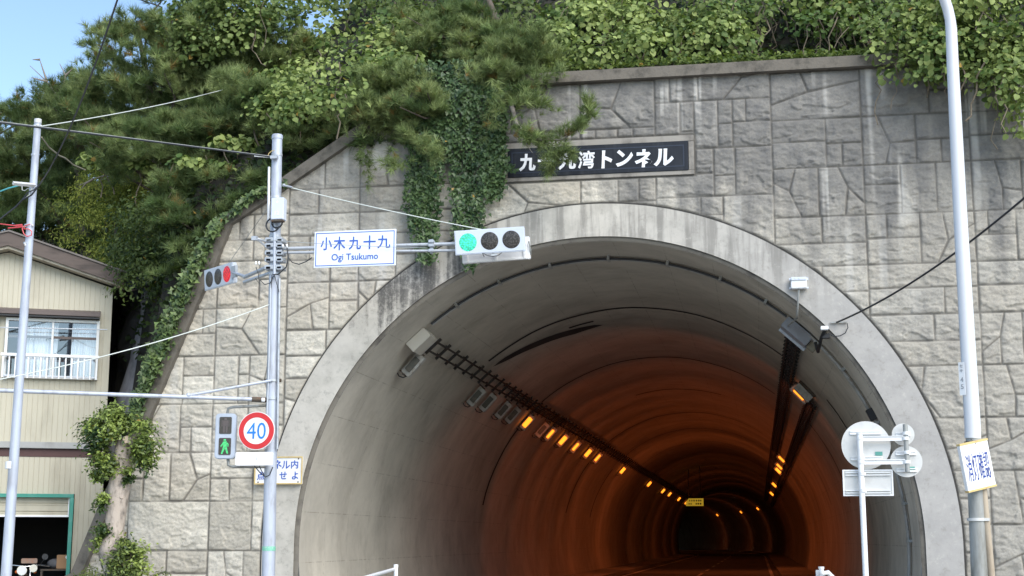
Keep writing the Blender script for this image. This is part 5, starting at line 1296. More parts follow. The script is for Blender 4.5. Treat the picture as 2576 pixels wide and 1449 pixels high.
def shade(c0, c1, n, tone=None, j=.12):
    t = RNG.random(n) if tone is None else np.clip(tone+RNG.normal(0, .22, n), 0, 1)
    c = np.array(c0)[None]*(1-t[:, None])+np.array(c1)[None]*t[:, None]
    if j <= .12: k = RNG.random(n) < .004; c[k] = np.array([.34, .22, .05])[None]
    return c*(1+RNG.normal(0, j, (n, 1)))
def in_poly(px, py, poly):
    ins = np.zeros(len(px), bool); P = np.array(poly, float)
    for a, b in zip(P, np.roll(P, -1, 0)):
        c = (a[1] > py) != (b[1] > py); ins ^= c & (px < (b[0]-a[0])*(py-a[1])/(b[1]-a[1]+1e-9)+a[0])
    return ins
def sample_poly(poly, n):
    P = np.array(poly, float); lo, hi = P.min(0), P.max(0); ox, oy = [], []
    while len(ox) < n:
        x = RNG.uniform(lo[0], hi[0], 4*n); y = RNG.uniform(lo[1], hi[1], 4*n); k = in_poly(x, y, poly); ox += list(x[k]); oy += list(y[k])
    return np.array(ox[:n]), np.array(oy[:n])
def hill_hit(px, py):
    """Depth Y at which the sight line through a point of the photograph meets the hillside."""
    px, py = np.asarray(px, float), np.asarray(py, float); Y = np.full(px.shape, 14.0); done = np.zeros(px.shape, bool)
    for y in np.arange(.45, 14, .15):
        p = at_np(px, py, np.full(px.shape, y)); h = (hill_z(p[:, 0], p[:, 1]) > p[:, 2]) & ~done
        Y[h] = y; done |= h
    return Y

# one pine shoot: needles fanned round a short twig
def tuft_proto(k, seed):
    r = np.random.default_rng(seed); v = []
    for i in range(k):
        s = r.uniform(0, .5); th = r.uniform(0, 2*math.pi); el = math.radians(r.uniform(18, 68))
        d = np.array([math.sin(el)*math.cos(th), math.sin(el)*math.sin(th), math.cos(el)]); L = r.uniform(.75, 1.1)
        b = np.array([0, 0, s]); q = unit(np.cross(d, r.normal(size=3)))*.024
        v += [b-q, b+q, b+d*L]
    return np.array(v)
TUFTS = [tuft_proto(30, 100+i) for i in range(10)]
def pine_tufts(P, A, S, C):
    """Needle tufts at P along axes A, needle length S, colour C."""
    A = unit(A); R = unit(RNG.normal(size=A.shape)); X = unit(np.cross(A, R)); Yv = np.cross(A, X); out = []
    which = RNG.integers(0, len(TUFTS), len(P))
    for w_ in range(len(TUFTS)):
        k = which == w_
        if not k.any(): continue
        t = TUFTS[w_]; n = k.sum()
        VV = P[k][:, None]+(X[k][:, None]*t[None, :, :1]+Yv[k][:, None]*t[None, :, 1:2]+A[k][:, None]*t[None, :, 2:])*S[k][:, None, None]
        m = len(t)//3; FF = np.arange(n*m*3).reshape(-1, 3)
        cc = np.repeat(C[k], len(t), 0)*np.tile(np.repeat(RNG.uniform(.8, 1.2, m), 3), n)[:, None]
        out.append((VV.reshape(-1, 3), FF, cc))
    return join(out)
PINE0, PINE1 = (.085, .132, .050), (.335, .395, .165)
def bough(c, d, L, wd, n, tone):
    """Tufts of one flat pine pad: centre c, direction d."""
    d = unit(np.array(d)); side = unit(np.cross(d, [0, 0, 1.])); upv = np.cross(side, d)
    a = RNG.uniform(-.5, .5, n); b = RNG.normal(0, .33, n)*(1-.6*(a+.5)); h = RNG.normal(0, .055, n)+.10*(1-(2*a)**2)-.25*np.abs(b)*.4
    P = np.array(c)[None]+d[None]*(a*L)[:, None]+side[None]*(b*wd)[:, None]+upv[None]*(h*wd+.0)[:, None]
    A = d[None]*(.55+.5*a)[:, None]+side[None]*(b*1.0)[:, None]+np.array([0, 0, .75])[None]+RNG.normal(0, .33, (n, 3))
    return P, A, np.full(n, tone)
def pine_tree(label, regions, trunk, limbs=18, size=1.0, extra=None, group=None, bark=M_BARK):
    t = thing('pine_tree', label, 'tree', trunk[0], group=group); Ps, As, Ts, cs = [], [], [], []
    for (poly, n, yfun, face, nt_, tone0) in regions:
        n = int(n*1.35); x, y = sample_poly(poly, n)
        yy = yfun(x, y)
        for i in range(n):
            c = at(x[i], y[i], yy[i]); f = np.array(face)+RNG.normal(0, .55, 3)*np.array([1, .7, .35])
            L = RNG.uniform(.6, 1.15)*size
            P, A, T = bough(c, f, L, L*RNG.uniform(.6, .9), int(nt_*1.6), np.clip(tone0+RNG.normal(0, .32), 0, 1)); Ps.append(P); As.append(A); Ts.append(T); cs.append((c, unit(f), L))
    if extra:
        for P, A, T in extra: Ps.append(P); As.append(A); Ts.append(T)
    P, A, T = np.concatenate(Ps), np.concatenate(As), np.concatenate(Ts)
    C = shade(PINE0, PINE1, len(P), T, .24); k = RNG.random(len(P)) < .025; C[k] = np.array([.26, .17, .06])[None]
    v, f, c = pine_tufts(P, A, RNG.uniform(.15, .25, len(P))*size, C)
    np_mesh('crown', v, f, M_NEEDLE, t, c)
    mb = MB(); tp = [V(p) for p in trunk]; m = len(tp)
    mb.tube(tp, [.20*size*(1-.88*i/(m-1)) for i in range(m)], 9); mb.build('trunk', bark, t, smooth=70)
    mb = MB()
    for (c, f, L) in random.sample(cs, min(limbs, len(cs))):
        e = Vector(c)-Vector(f)*L*.5; s = min(tp, key=lambda q: (q-e).length+abs(q.z-e.z+.4)*1.0); md = s.lerp(e, .5)+Vector((random.uniform(-.2, .2), random.uniform(-.2, .2), -.12))
        mb.tube([s, md, e, Vector(c)+Vector(f)*L*.3], [.05*size, .034*size, .02*size, .008], 6)
    build_each(mb, 'branch', bark, t, smooth=70)
    return t
yh = lambda lo, hi: (lambda x, y: np.minimum(hill_hit(x, y), 6.5)-RNG.uniform(lo, hi, len(x)))
yc_ = lambda lo, hi: (lambda x, y: RNG.uniform(lo, hi, len(x)))
def pts(*p): return list(p)
pine_tree('tall open pine against the sky at the upper left with ragged top', [
    ([(268, 50), (315, -30), (400, -30), (385, 60), (440, 110), (560, 180), (520, 330), (400, 400), (250, 360), (165, 330), (225, 190)], 62, yc_(3.0, 5.6), (-.5, -.6, .35), 24, .38),
    ([(380, 90), (470, 30), (640, 90), (640, 260), (560, 330), (420, 250)], 34, yc_(2.8, 4.4), (.1, -.9, .35), 26, .55)],
    [at(430, 760, 5.0), at(410, 420, 5.0), at(370, 200, 4.8), at(345, 60, 4.6)], 26)
pine_tree('dark pine with low heavy boughs behind the signal pole', [
    ([(240, 330), (480, 300), (700, 280), (880, 400), (790, 440), (690, 470), (560, 520), (430, 480), (250, 470)], 70, yc_(1.6, 3.8), (-.2, -.8, .15), 26, .28),
    ([(560, 180), (760, 250), (900, 300), (860, 410), (700, 420), (560, 330)], 46, yc_(.8, 2.6), (.2, -.9, .25), 28, .42),
    ([(420, 480), (600, 520), (560, 580), (520, 660), (440, 740), (420, 700), (430, 560)], 36, yc_(2.2, 4.6), (-.1, -.8, .05), 24, .15), ([(420, 430), (560, 450), (700, 430), (720, 462), (590, 530), (550, 610), (515, 690), (440, 700), (400, 560)], 40, yc_(.45, 2.0), (-.2, -.9, -.1), 22, .14)],
    [at(600, 800, 4.2), at(590, 560, 4.0), at(640, 380, 3.6), at(700, 200, 3.2)], 30)
pine_tree('round dark pine beyond the house roof at the far left', [
    ([(-60, 262), (60, 275), (140, 230), (260, 300), (250, 420), (140, 520), (-60, 560)], 92, yc_(7.5, 10.5), (-.1, -.8, .4), 24, .30)],
    [at(60, 900, 9.6), at(70, 450, 9.4), at(60, 260, 9.2)], 14, 1.1)
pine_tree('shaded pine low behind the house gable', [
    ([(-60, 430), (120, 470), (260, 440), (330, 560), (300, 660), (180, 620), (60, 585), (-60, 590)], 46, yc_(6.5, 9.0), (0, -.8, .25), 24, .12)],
    [at(170, 900, 9.0), at(170, 640, 8.8), at(160, 470, 8.6)], 12, 1.05)
pine_tree('pine with a dead bare top poking into the sky at the left', [
    ([(120, 250), (190, 210), (250, 210), (240, 300), (140, 330), (110, 300)], 20, yc_(6.0, 7.6), (-.3, -.5, .5), 22, .3)],
    [at(230, 700, 7.4), at(195, 340, 7.0), at(165, 250, 6.8), at(150, 215, 6.8)], 14, 1.0)
pine_tree('dense dark pine standing behind the tall open pine', [
    ([(110, 300), (240, 210), (420, 190), (600, 150), (700, 250), (600, 400), (420, 460), (240, 440), (120, 400)], 60, yc_(5.2, 7.4), (-.1, -.8, .3), 24, .22), ([(230, 420), (460, 430), (480, 640), (300, 690), (240, 560)], 44, yc_(5.4, 7.2), (-.1, -.9, .2), 22, .15)],
    [at(520, 760, 7.4), at(500, 420, 7.0), at(480, 200, 6.8)], 10, 1.1)
pine_tree('bushy pine with pale tips behind the treetop vine', [
    ([(420, 90), (560, 60), (760, 40), (800, 180), (700, 330), (560, 300), (440, 230)], 50, yc_(3.4, 5.2), (.0, -.9, .35), 26, .55)],
    [at(650, 600, 5.4), at(640, 250, 5.2), at(640, 60, 5.0)], 10, 1.05)
# hanging pine over the wall
def spray(pl, Y, n, droop=.0, wd=.10, tone=.42):
    """Tufts strung along a drooping branch traced in the photograph."""
    Q = np.array([at(x, y, Y) for x, y in pl]); s = np.linspace(0, len(Q)-1, n); i = np.minimum(s.astype(int), len(Q)-2); f = (s-i)[:, None]
    P = Q[i]*(1-f)+Q[i+1]*f; D = unit(Q[i+1]-Q[i]); P = P+RNG.normal(0, wd, P.shape)*np.array([1, 1.2, .8])
    return P, D*.6+np.array([0, -.35, .55-droop])[None]+RNG.normal(0, .35, P.shape), np.full(n, tone)
hp3 = pine_tree('leaning pine hanging its boughs over the portal wall and the name board', [
    ([(870, 240), (950, 170), (1050, 190), (1110, 300), (1105, 395), (1030, 410), (965, 415), (930, 350)], 34, yc_(-.9, .5), (-.1, -.9, .2), 30, .50),
    ([(690, 310), (800, 300), (960, 330), (960, 400), (880, 410), (740, 420)], 20, yc_(.0, 1.4), (-.2, -.9, .1), 28, .38),
    ([(1215, 90), (1330, 60), (1390, 130), (1360, 220), (1330, 290), (1260, 310), (1235, 220)], 26, yc_(-.6, .8), (.35, -.85, .3), 30, .55),
    ([(990, 60), (1220, 30), (1260, 140), (1100, 170), (1000, 150)], 16, yc_(.2, 1.8), (-.1, -.9, .3), 26, .45)],
    [at(1262, 240, 2.2), at(1268, 120, 1.9), at(1240, 30, 1.8), at(1205, -60, 1.8)], 24, .9,
    extra=[spray([(1310, 320), (1340, 350), (1400, 352), (1445, 335), (1470, 310), (1484, 262)], -1.0, 80, wd=.07, tone=.5), spray([(1440, 335), (1478, 300), (1486, 255)], -1.05, 40, wd=.05, tone=.5),
           spray([(1330, 345), (1375, 375), (1400, 395), (1378, 410)], -1.0, 60, .5, .08, .42), spray([(1400, 365), (1420, 385), (1432, 395)], -1.0, 26, .4, .07, .45), spray([(1378, 400), (1376, 428)], -1.0, 12, .9, .035, .5),
           spray([(1290, 310), (1320, 350), (1350, 360)], -.95, 40, .1, .09, .35), spray([(1290, 270), (1340, 260), (1380, 268)], -.8, 46, .1, .09, .5), spray([(1240, 190), (1250, 260), (1240, 330)], -.7, 34, .3, .09, .45),
           spray([(990, 380), (1000, 420), (985, 412)], -.9, 30, .5, .08, .42), spray([(1060, 360), (1080, 385), (1100, 395)], -.85, 30, .2, .08, .5), spray([(900, 380), (935, 440)], -.4, 26, .5, .08, .35)])
mb = MB(); Q = [V(at(x, y, d)) for x, y, d in ((1262, 190, 1.5), (1285, 260, -.3), (1300, 312, -.85), (1322, 338, -.95), (1360, 352, -1.0), (1410, 352, -1.0), (1450, 330, -1.02), (1478, 285, -1.05))]; mb.tube(Q, [.06, .045, .034, .028, .022, .016, .012, .006], 7)
mb.tube([Q[3], V(at(1325, 365, -1)), V(at(1340, 385, -1))], [.014, .01, .004], 5); mb.build('hanging_bough', pbr('grey_pine_bark', (.25, .22, .19), .95, 0, (.12, .1, .09), 12, .8), hp3, smooth=70)

# dead twigs and bare branches showing among the boughs
def twigs(label, lines, Y, r, mat=M_TWIG):
    mb = MB()
    for L in lines: mb.tube([at(x, y, Y) for x, y in L], [r*(1-.75*i/(len(L)-1)) for i in range(len(L))], 6)
    return tag(mb.build('bare_branch', mat, smooth=70), label, 'branch')
twigs('grey crooked branch bending under the dark pines towards the wall corner', [[(590, 520), (573, 496), (552, 468), (531, 464), (490, 464), (455, 455), (418, 441)], [(531, 464), (520, 440), (500, 425)]], 1.4, .065)
twigs('forked bare twig pointing left above the yellow green tree', [[(345, 428), (302, 418), (268, 440), (235, 450), (200, 466)], [(235, 450), (215, 462), (205, 475)], [(268, 440), (300, 432)]], 3.2, .028)
twigs('dead grey shoot with stiff side twigs against the sky', [[(180, 330), (150, 250), (118, 205), (75, 165)], [(118, 205), (100, 150)], [(118, 205), (78, 195)], [(150, 250), (165, 190), (150, 160)], [(165, 190), (185, 170)], [(100, 150), (82, 150)]], 6.2, .03)

# broad leaf vines and trees
def cloud(lumps, n_each, size, c0, c1, shape, tone=.5, up=.5, spread=.22, droop=.6, facing=(0, -.75, .6), dens=1.6):
    """Leaves spread over the outer face of lumps: list of (centre, radius)."""
    Ps, Ns, Ts = [], [], []; fdir = unit(np.array(facing))
    for (c, r) in lumps:
        n = max(8, int(n_each*dens*(r/.45)**2)); d = unit(RNG.normal(size=(n*4, 3))); d = d[(d@fdir) > -.25][:n]; n = len(d)
        rr = r*(1+RNG.normal(0, spread, n)); Ps.append(np.array(c)[None]+d*rr[:, None]*np.array([1.1, .9, .8])); Ns.append(d*.6+np.array([0, -.25, up])[None]+RNG.normal(0, .42, (n, 3)))
        Ts.append(np.full(n, tone+RNG.normal(0, .34)))
    P, N, T = np.concatenate(Ps), np.concatenate(Ns), np.concatenate(Ts); n = len(P)
    D = RNG.normal(0, .55, (n, 3))+np.array([0, -.35, -droop])[None]
    return leaves(P, N, D, RNG.uniform(*size, n), shade(c0, c1, n, T), shape)
KZ0, KZ1 = (.085, .145, .040), (.340, .410, .135)
def lumps_in(poly, n, yfun, r=(.3, .55)):
    x, y = sample_poly(poly, n); Y = yfun(x, y); p = at_np(x, y, Y); return [(p[i], RNG.uniform(*r)) for i in range(n)]
def vine_stems(lum, n, r=.012, drop=1.0):
    mb = MB()
    for k in range(n):
        c, R = random.choice(lum); p = Vector(c)+Vector((random.uniform(-.4, .4), -R*.3, random.uniform(-.1, .3))); q = [p]
        for j in range(5): p = p+Vector((random.uniform(-.14, .14), random.uniform(-.1, .1), -random.uniform(.08, .28)*drop)); q.append(p)
        mb.tube(q, r*random.uniform(.6, 1.4), 5)
    return mb
def vine(name, label, cat, lum, n_each, size, c0=KZ0, c1=KZ1, shape='round', tone=.5, stems=14, mat=M_LEAF, part='leaves', **kw):
    base = np.mean([c for c, r in lum], 0); t = thing(name, label, cat, base)
    v, f, c = cloud(lum, n_each, size, c0, c1, shape, tone, **kw); np_mesh(part, v, f, mat, t, c)
    if stems: build_each(vine_stems(lum, stems), 'stem', M_VINE, t, smooth=70)
    return t
kz = (.055, .130)
vine('kudzu_vine', 'bright broad leaved vine heaped on the pines left of the ivy', 'vine', lumps_in([(645, 190), (720, 110), (860, 70), (1000, 70), (1050, 140), (1000, 240), (900, 210), (870, 260), (760, 300), (650, 300)], 40, yh(.9, 2.0)), 70, kz, tone=.62, stems=20)
vine('kudzu_vine', 'broad leaved vine hanging in steps above the signal pole', 'vine', lumps_in([(640, 235), (790, 220), (870, 250), (880, 320), (770, 340), (690, 330)], 22, yc_(-.2, 1.2), (.25, .42)), 60, kz, tone=.55, stems=10)
vine('kudzu_vine', 'pale vine covering a treetop left of centre at the top edge', 'vine', lumps_in([(450, 60), (560, -30), (760, -30), (800, 60), (700, 120), (560, 110), (440, 150)], 34, yc_(2.6, 4.6), (.3, .6)), 80, kz, (.075, .125, .035), (.22, .28, .09), tone=.62, stems=12)
vine('kudzu_vine', 'olive vine tangle at the top centre around a dark pine stem', 'vine', lumps_in([(780, 20), (900, -30), (1330, -30), (1320, 100), (1180, 150), (1060, 160), (960, 60)], 46, yh(.8, 2.2)), 66, kz, (.055, .095, .030), (.17, .21, .065), tone=.45, stems=30)
vine('kudzu_vine', 'vine thicket with yellow green leaves above the coping beside the ivy', 'vine', lumps_in([(1370, -30), (1700, -30), (1710, 100), (1600, 135), (1380, 150)], 26, yh(.7, 1.7), (.28, .5)), 96, kz, tone=.62, stems=34)
vine('kudzu_vine', 'vine thicket with dark gaps above the middle of the coping', 'vine', lumps_in([(1710, -30), (1990, -30), (1990, 100), (1850, 120), (1720, 125)], 17, yh(.7, 1.7), (.28, .5)), 96, kz, tone=.52, stems=36)
vine('kudzu_vine', 'darker vine thicket above the coping left of the street lamp', 'vine', lumps_in([(1990, -30), (2260, -30), (2240, 80), (2120, 105), (1990, 105)], 14, yh(.7, 1.7), (.28, .48)), 96, kz, tone=.48, stems=34)
vine('kudzu_vine', 'vine spilling down over the coping behind the street lamp top', 'vine', lumps_in([(2225, 60), (2330, -10), (2480, -20), (2480, 150), (2440, 190), (2330, 200), (2235, 190), (2215, 140)], 40, yc_(-.75, .2), (.25, .42)), 84, kz, tone=.60, stems=22)
vine('kudzu_vine', 'vine curtain at the right edge hanging lowest over the stones', 'vine', lumps_in([(2470, -20), (2600, -30), (2610, 320), (2550, 300), (2500, 240), (2475, 160)], 30, yc_(-.85, -.1), (.22, .42)), 80, kz, tone=.52, stems=20)
for k, (lab, L) in enumerate((('long drooping leaf row under the pines left of the signal pole', [(450, 404), (500, 410), (560, 418), (600, 425), (640, 436)]), ('leaf row among dark boughs just left of the pole top', [(540, 362), (575, 358), (610, 360), (645, 366)]), ('leafy climber shoot spread below the feeder cable at the left', [(215, 400), (260, 412), (320, 420), (360, 410), (385, 425)]))):
    lm = []
    for f in np.linspace(0, len(L)-1, 11): i = min(int(f), len(L)-2); q = np.array(L[i])*(1-f+i)+np.array(L[i+1])*(f-i); lm.append((at(q[0], q[1], 1.0 if k < 2 else 2.2), .13))
    vine('leafy_climber', lab, 'vine', lm, 110, (.10, .15), tone=.6, stems=3, droop=1.0, spread=.4)
vine('bamboo_grass', 'narrow leaved bamboo grass tuft on the bank above the middle of the coping', 'grass', lumps_in([(1380, 60), (1560, 40), (1700, 60), (1720, 150), (1400, 165)], 12, yh(.5, 1.1), (.25, .4)), 130, (.14, .24), (.05, .085, .025), (.20, .25, .075), 'slim', .5, 0)
vine('climbing_shrub', 'dark small leaved shrub in the hollow above the coping left of the street lamp', 'shrub', lumps_in([(1800, -20), (2210, -20), (2230, 110), (1980, 120), (1820, 60)], 20, yh(.2, .7), (.25, .45)), 150, (.05, .09), (.02, .045, .016), (.10, .155, .045), 'oval', .4, 12)
# fringe of small creepers on the coping
x = RNG.uniform(1365, 2230, 1500); y = np.interp(x, [1365, 2230], [178, 134])-np.abs(RNG.normal(0, 9, 1500)); P = at_np(x, y, RNG.uniform(.05, .5, 1500))
v, f, c = leaves(P, RNG.normal(0, .5, P.shape)+[0, -.4, .8], RNG.normal(0, .6, P.shape)+[0, -.6, -.2], RNG.uniform(.05, .10, 1500), shade((.05, .09, .022), (.18, .23, .055), 1500), 'kudzu')
fr = thing('creeper_fringe', 'low creeper fringe creeping along the top of the coping', 'vine', P.mean(0)); np_mesh('leaves', v, f, M_LEAF, fr, c)

# broad leaf trees
def leaf_tree(name, label, regions, trunk, size, c0, c1, shape='oval', tone=.5, n_each=110, r=.13, limbs=10):
    t = thing(name, label, 'tree', trunk[0]); lum = []
    for poly, n, yf_, rr in regions: lum += lumps_in(poly, n, yf_, rr)
    v, f, c = cloud(lum, n_each, size, c0, c1, shape, tone, spread=.3); np_mesh('crown', v, f, M_LEAF, t, c)
    tp = [V(p) for p in trunk]; MB().tube(tp, [r*(1-.65*i/(len(tp)-1)) for i in range(len(tp))], 9).build('trunk', M_BARK, t, smooth=70)
    mb = MB()
    for c_, R in random.sample(lum, min(limbs, len(lum))):
        s = min(tp, key=lambda q: (q-Vector(c_)).length); e = Vector(c_); mb.tube([s, s.lerp(e, .5)+Vector((0, 0, -.1)), e], [.04, .026, .01], 6)
    build_each(mb, 'branch', M_BARK, t, smooth=70); return t
leaf_tree('broadleaf_tree', 'yellow green feathery tree behind the house roof', [([(180, 500), (260, 430), (350, 430), (420, 500), (400, 620), (330, 690), (210, 640), (160, 600)], 46, yc_(3.6, 5.2), (.25, .45)), ([(245, 640), (330, 660), (330, 720), (290, 690)], 8, yc_(3.2, 4.2), (.2, .35))],
          [at(300, 900, 5.6), at(295, 640, 5.6), at(290, 480, 5.6)], (.07, .11), (.14, .18, .03), (.42, .45, .09), 'slim', .62, 230)
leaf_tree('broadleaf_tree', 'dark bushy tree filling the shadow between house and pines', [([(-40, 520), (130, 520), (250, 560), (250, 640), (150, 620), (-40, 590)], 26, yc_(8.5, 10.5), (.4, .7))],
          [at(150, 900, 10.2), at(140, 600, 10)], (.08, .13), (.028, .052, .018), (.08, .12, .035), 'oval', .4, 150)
leaf_tree('broadleaf_tree', 'deep green tree in the cut above the grey rock', [([(310, 520), (470, 520), (545, 600), (500, 700), (420, 735), (310, 740)], 52, yc_(.9, 2.6), (.25, .45))],
          [at(470, 900, 4.0), at(450, 680, 3.6)], (.07, .12), (.022, .042, .016), (.085, .12, .032), 'oval', .35, 130)

# ivy
IV0, IV1 = (.026, .058, .024), (.115, .175, .065)
def ivy_patch(polys, n, Yb, bulge):
    out = []
    for poly, k in polys:
        x, y = sample_poly(poly, int(n*k)); x = x+RNG.normal(0, 5, len(x)); y = y+RNG.normal(0, 7, len(x)); P = at_np(x, y, np.full(len(x), Yb)); lump = fbm(P[:, 0]*2.2, P[:, 2]*1.6, 71, 3)
        P[:, 1] -= bulge*lump*1.5+RNG.uniform(0, .07, len(x)); m = len(x)
        N = np.array([0, -1., .45])[None]+RNG.normal(0, .38, (m, 3)); D = np.array([0, -.1, -1.])[None]+RNG.normal(0, .45, (m, 3))
        out.append(leaves(P, N, D, RNG.uniform(.045, .11, m), shade(IV0, IV1, m, .15+.55*lump), 'ivy'))
    return join(out)
def ivy(label, polys, n, Yb=-.08, bulge=.22, lines=()):
    t = thing('ivy_curtain', label, 'ivy', at(*polys[0][0][0], Yb)); v, f, c = ivy_patch(polys, n, Yb, bulge); np_mesh('leaves', v, f, M_IVY, t, c)
    mb = MB()
    for L in lines: mb.tube([at(x, y, Yb-.03) for x, y in L], .012, 5)
    if lines: mb.build('stems', M_VINE, t, smooth=60)
ivy('dark ivy strand hanging left of the thick middle strand', [([(1030, 260), (1110, 240), (1118, 400), (1112, 560), (1100, 610), (1045, 605), (1028, 520), (1035, 400)], 2400/1000), ([(1060, 600), (1108, 600), (1105, 650), (1085, 668), (1058, 655)], .28)], 1000, lines=([(1080, 400), (1078, 520), (1082, 640)], [(1050, 400), (1056, 600)]))
ivy('thick middle ivy strand widening into a mat under the pine', [([(1050, 175), (1160, 165), (1275, 180), (1285, 330), (1230, 400), (1225, 560), (1218, 610), (1148, 600), (1140, 420), (1110, 330), (1050, 260)], 4.2), ([(1165, 600), (1215, 600), (1208, 680), (1180, 682)], .3)], 1000, bulge=.28, lines=([(1180, 400), (1176, 560), (1190, 670)], [(1210, 420), (1200, 600)]))
ivy('short ivy strand touching the left end of the name board', [([(1222, 330), (1275, 330), (1272, 420), (1268, 490), (1235, 505), (1222, 440)], 1.3), ([(1265, 400), (1300, 430), (1296, 440), (1268, 430)], .06)], 1000, bulge=.16)
# ivy edging along the sloping coping
L = np.array([(720, 462), (640, 498), (566, 556), (530, 620), (498, 690), (462, 760), (440, 820), (412, 890), (388, 950), (360, 1010), (342, 1075)], float); W_i = np.array([12, 12, 15, 18, 21, 19, 22, 22, 22, 19, 15], float)
s = RNG.uniform(0, len(L)-1, 4600); i = np.minimum(s.astype(int), len(L)-2); fr_ = s-i; q = L[i]*(1-fr_)[:, None]+L[i+1]*fr_[:, None]; wv = W_i[i]*(1-fr_)+W_i[i+1]*fr_
q[:, 0] += RNG.normal(-.25, .5, len(s))*wv*1.0; q[:, 1] += RNG.normal(0, .25, len(s))*wv; P = at_np(q[:, 0], q[:, 1], RNG.uniform(-.22, .25, len(s)))
lump = fbm(P[:, 0]*2.5, P[:, 2]*2.5, 77, 3); P[:, 1] -= .3*lump
v, f, c = leaves(P, np.array([.1, -1, .6])[None]+RNG.normal(0, .45, P.shape), np.array([0, -.2, -1.])[None]+RNG.normal(0, .5, P.shape), RNG.uniform(.05, .115, len(P)), shade((.032, .062, .024), (.16, .22, .07), len(P), .1+.7*lump), 'ivy')
t = thing('ivy_edging', 'bushy ivy climbing the sloping left coping of the portal wall', 'ivy', P.mean(0)); np_mesh('leaves', v, f, M_IVY, t, c)

# pollarded tree in front of the wall foot
YT = -1.3
T_ = lambda x, y, d=0: V(at(x, y, YT+d))
gb_ = T_(287, 1449); gb_.z = 0
pol = thing('pollarded_tree', 'pollarded tree with pale knobbly trunk and sawn limbs at the left foot of the wall', 'tree', gb_)
M_PALEBARK = pbr('pale_patchy_bark', (.46, .39, .33), .9, 0, (.16, .14, .12), 9, 1, (1, 1, .45), bmp=1., bscale=22)
mb = MB(); tk = [gb_, T_(290, 1440), T_(286, 1402), T_(285, 1385), T_(284, 1368), T_(288, 1330), T_(295, 1270), T_(302, 1215), T_(306, 1160), T_(309, 1110)]
mb.tube(tk, [.17, .16, .19, .245, .215, .165, .172, .19, .15, .12], 16)
mb.tube([T_(303, 1170), T_(318, 1150), T_(330, 1133), T_(336, 1122)], [.07, .05, .045, .03], 8)
mb.tube([T_(307, 1120), T_(300, 1108), T_(286, 1099)], [.09, .075, .07], 10); mb.tube([T_(309, 1125), T_(314, 1112, -.08), T_(319, 1107, -.14)], [.10, .085, .075], 10); mb.tube([T_(302, 1190), T_(290, 1178, -.1), T_(284, 1175, -.14)], [.08, .065, .06], 10)
mb.tube([T_(300, 1255), T_(306, 1250, -.14)], [.08, .03], 8); mb.tube([T_(290, 1265), T_(280, 1262, -.12)], [.10, .04], 8)
mb.build('trunk', M_PALEBARK, pol, smooth=70)
M_CUT = pbr('sawn_wood', (.52, .42, .32), .85, 0, (.38, .29, .21), 20, .7)
for x, y, d, r, nn2 in ((319.5, 1106, -.15, .072, (.35, -.85, .35)), (284, 1098, 0, .066, (-.8, -.5, .1)), (283.5, 1174.5, -.15, .058, (-.4, -.9, .1))): MB().disc(T_(x, y, d-.01), nn2, r, .012, 16).build('sawn_stump', M_CUT, pol)
MB().sphere(T_(284, 1388, -.23), .05, 10, (1.3, .6, .8)).build('hollow', M_RUST, pol, smooth=80)
lum = lumps_in([(228, 1072), (262, 1042), (300, 1032), (330, 1048), (376, 1078), (380, 1150), (345, 1128), (318, 1088), (290, 1090), (262, 1118), (238, 1135)], 40, yc_(YT-.3, YT+.35), (.07, .16))+lumps_in([(240, 1150), (280, 1150), (285, 1200), (262, 1215)], 9, yc_(YT-.3, YT+.1), (.06, .13))+lumps_in([(318, 1180), (345, 1190), (325, 1215), (310, 1210)], 4, yc_(YT-.3, YT), (.05, .1))+lumps_in([(345, 1130), (380, 1135), (375, 1180), (345, 1180)], 8, yc_(YT-.2, YT+.2), (.07, .14))+lumps_in([(225, 1180), (262, 1205), (262, 1235), (236, 1215)], 5, yc_(YT-.2, YT+.1), (.05, .09))+lumps_in([(248, 1240), (272, 1255), (268, 1290), (254, 1280)], 5, yc_(YT-.2, YT), (.05, .09))+lumps_in([(240, 1315), (266, 1310), (262, 1392), (246, 1385)], 7, yc_(YT-.2, YT), (.05, .10))
v, f, c = cloud(lum, 1700, (.055, .10), (.028, .058, .016), (.24, .31, .065), 'oval', .42, spread=.75, up=.7, droop=-.5); np_mesh('crown', v, f, M_IVY, pol, c)
lum = lumps_in([(285, 1415), (318, 1350), (332, 1355), (362, 1405), (365, 1470), (262, 1470)], 24, yc_(YT-.45, YT-.1), (.06, .13)); b_ = np.mean([c_ for c_, r in lum], 0)
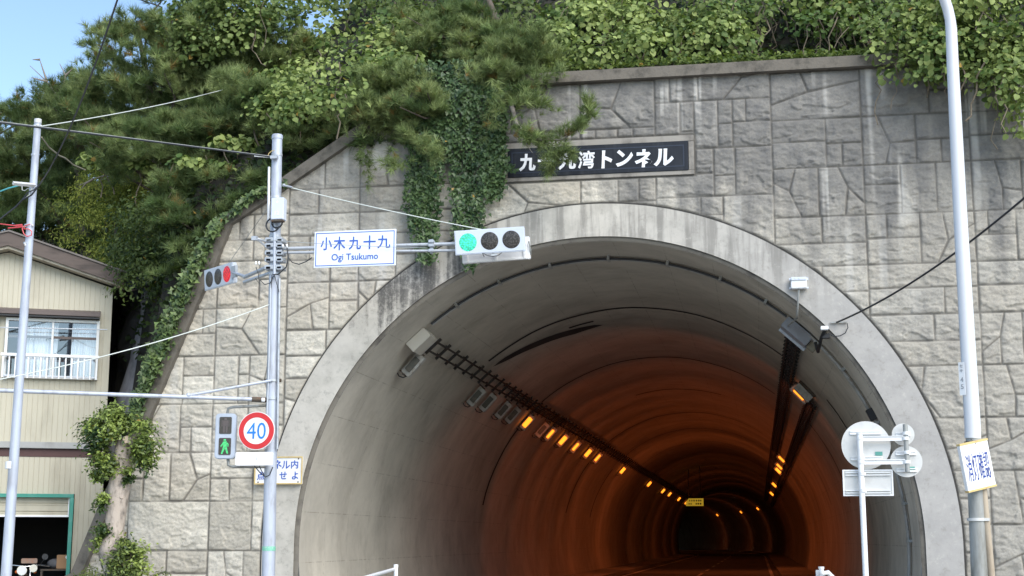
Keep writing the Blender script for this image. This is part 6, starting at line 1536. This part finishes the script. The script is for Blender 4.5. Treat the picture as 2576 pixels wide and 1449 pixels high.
sb = thing('shrub', 'leafy green shrub growing at the foot of the pollarded tree', 'shrub', (b_[0], b_[1], 0)); v, f, c = cloud(lum, 1500, (.055, .095), (.035, .065, .02), (.24, .30, .065), 'oval', .5, spread=.75, up=.7, droop=-.6); np_mesh('leaves', v, f, M_IVY, sb, c)
mb = MB(); mb.tube([(b_[0], b_[1], 0), (b_[0]+.05, b_[1], .5), b_], .03, 6)
for c_, r in lum[:12]: mb.tube([(b_[0], b_[1], .3), b_*.5+np.array(c_)*.5-np.array([0, 0, .1]), c_], .01, 5)
mb.build('stems', M_VINE, sb, smooth=60)
lum = lumps_in([(180, 1442), (240, 1440), (300, 1438), (480, 1452), (480, 1490), (180, 1490)], 14, yc_(YT-.6, YT-.2), (.10, .18)); b_ = np.mean([c_ for c_, r in lum], 0)
sb = thing('weeds', 'low yellowish weeds along the bottom of the wall beside the shrub', 'weeds', (b_[0], b_[1], 0)); v, f, c = cloud(lum, 360, (.06, .10), (.07, .10, .03), (.24, .27, .08), 'slim', .5, spread=.35, up=.5); np_mesh('leaves', v, f, M_LEAF, sb, c)
mb = MB()
for c_, r in lum: mb.tube([(c_[0], c_[1], 0), (c_[0]+.04, c_[1], c_[2]*.5), c_], .008, 5)
mb.build('stems', M_VINE, sb)

# undergrowth covering the hillside
n = 15000; x = RNG.uniform(-80, 2640, n*2); y = RNG.uniform(-120, 900, n*2); yy = hill_hit(x, y); q_ = at_np(x, y, yy); k = (yy < 13.9) & (q_[:, 2] > cope_z(q_[:, 0])-.7) | (yy < 13.9) & (q_[:, 0] < -9); k &= ~((np.abs(q_[:, 0]) < 6.4) & (q_[:, 2] < 8.6)); x, y, yy = x[k][:n], y[k][:n], yy[k][:n]
P = at_np(x, y, yy-RNG.uniform(0, .35, len(x))); lump = fbm(P[:, 0]*1.3, P[:, 2]*1.3, 88, 3)
v, f, c = leaves(P, np.array([0, -.6, .8])[None]+RNG.normal(0, .5, P.shape), np.array([0, -.4, -.6])[None]+RNG.normal(0, .5, P.shape), RNG.uniform(.08, .15, len(P)), shade((.012, .024, .010), (.035, .058, .018), len(P), .1+.6*lump), 'round')
ug = np_mesh('undergrowth', v, f, M_LEAF, None, c); tag(ug, kind='stuff')
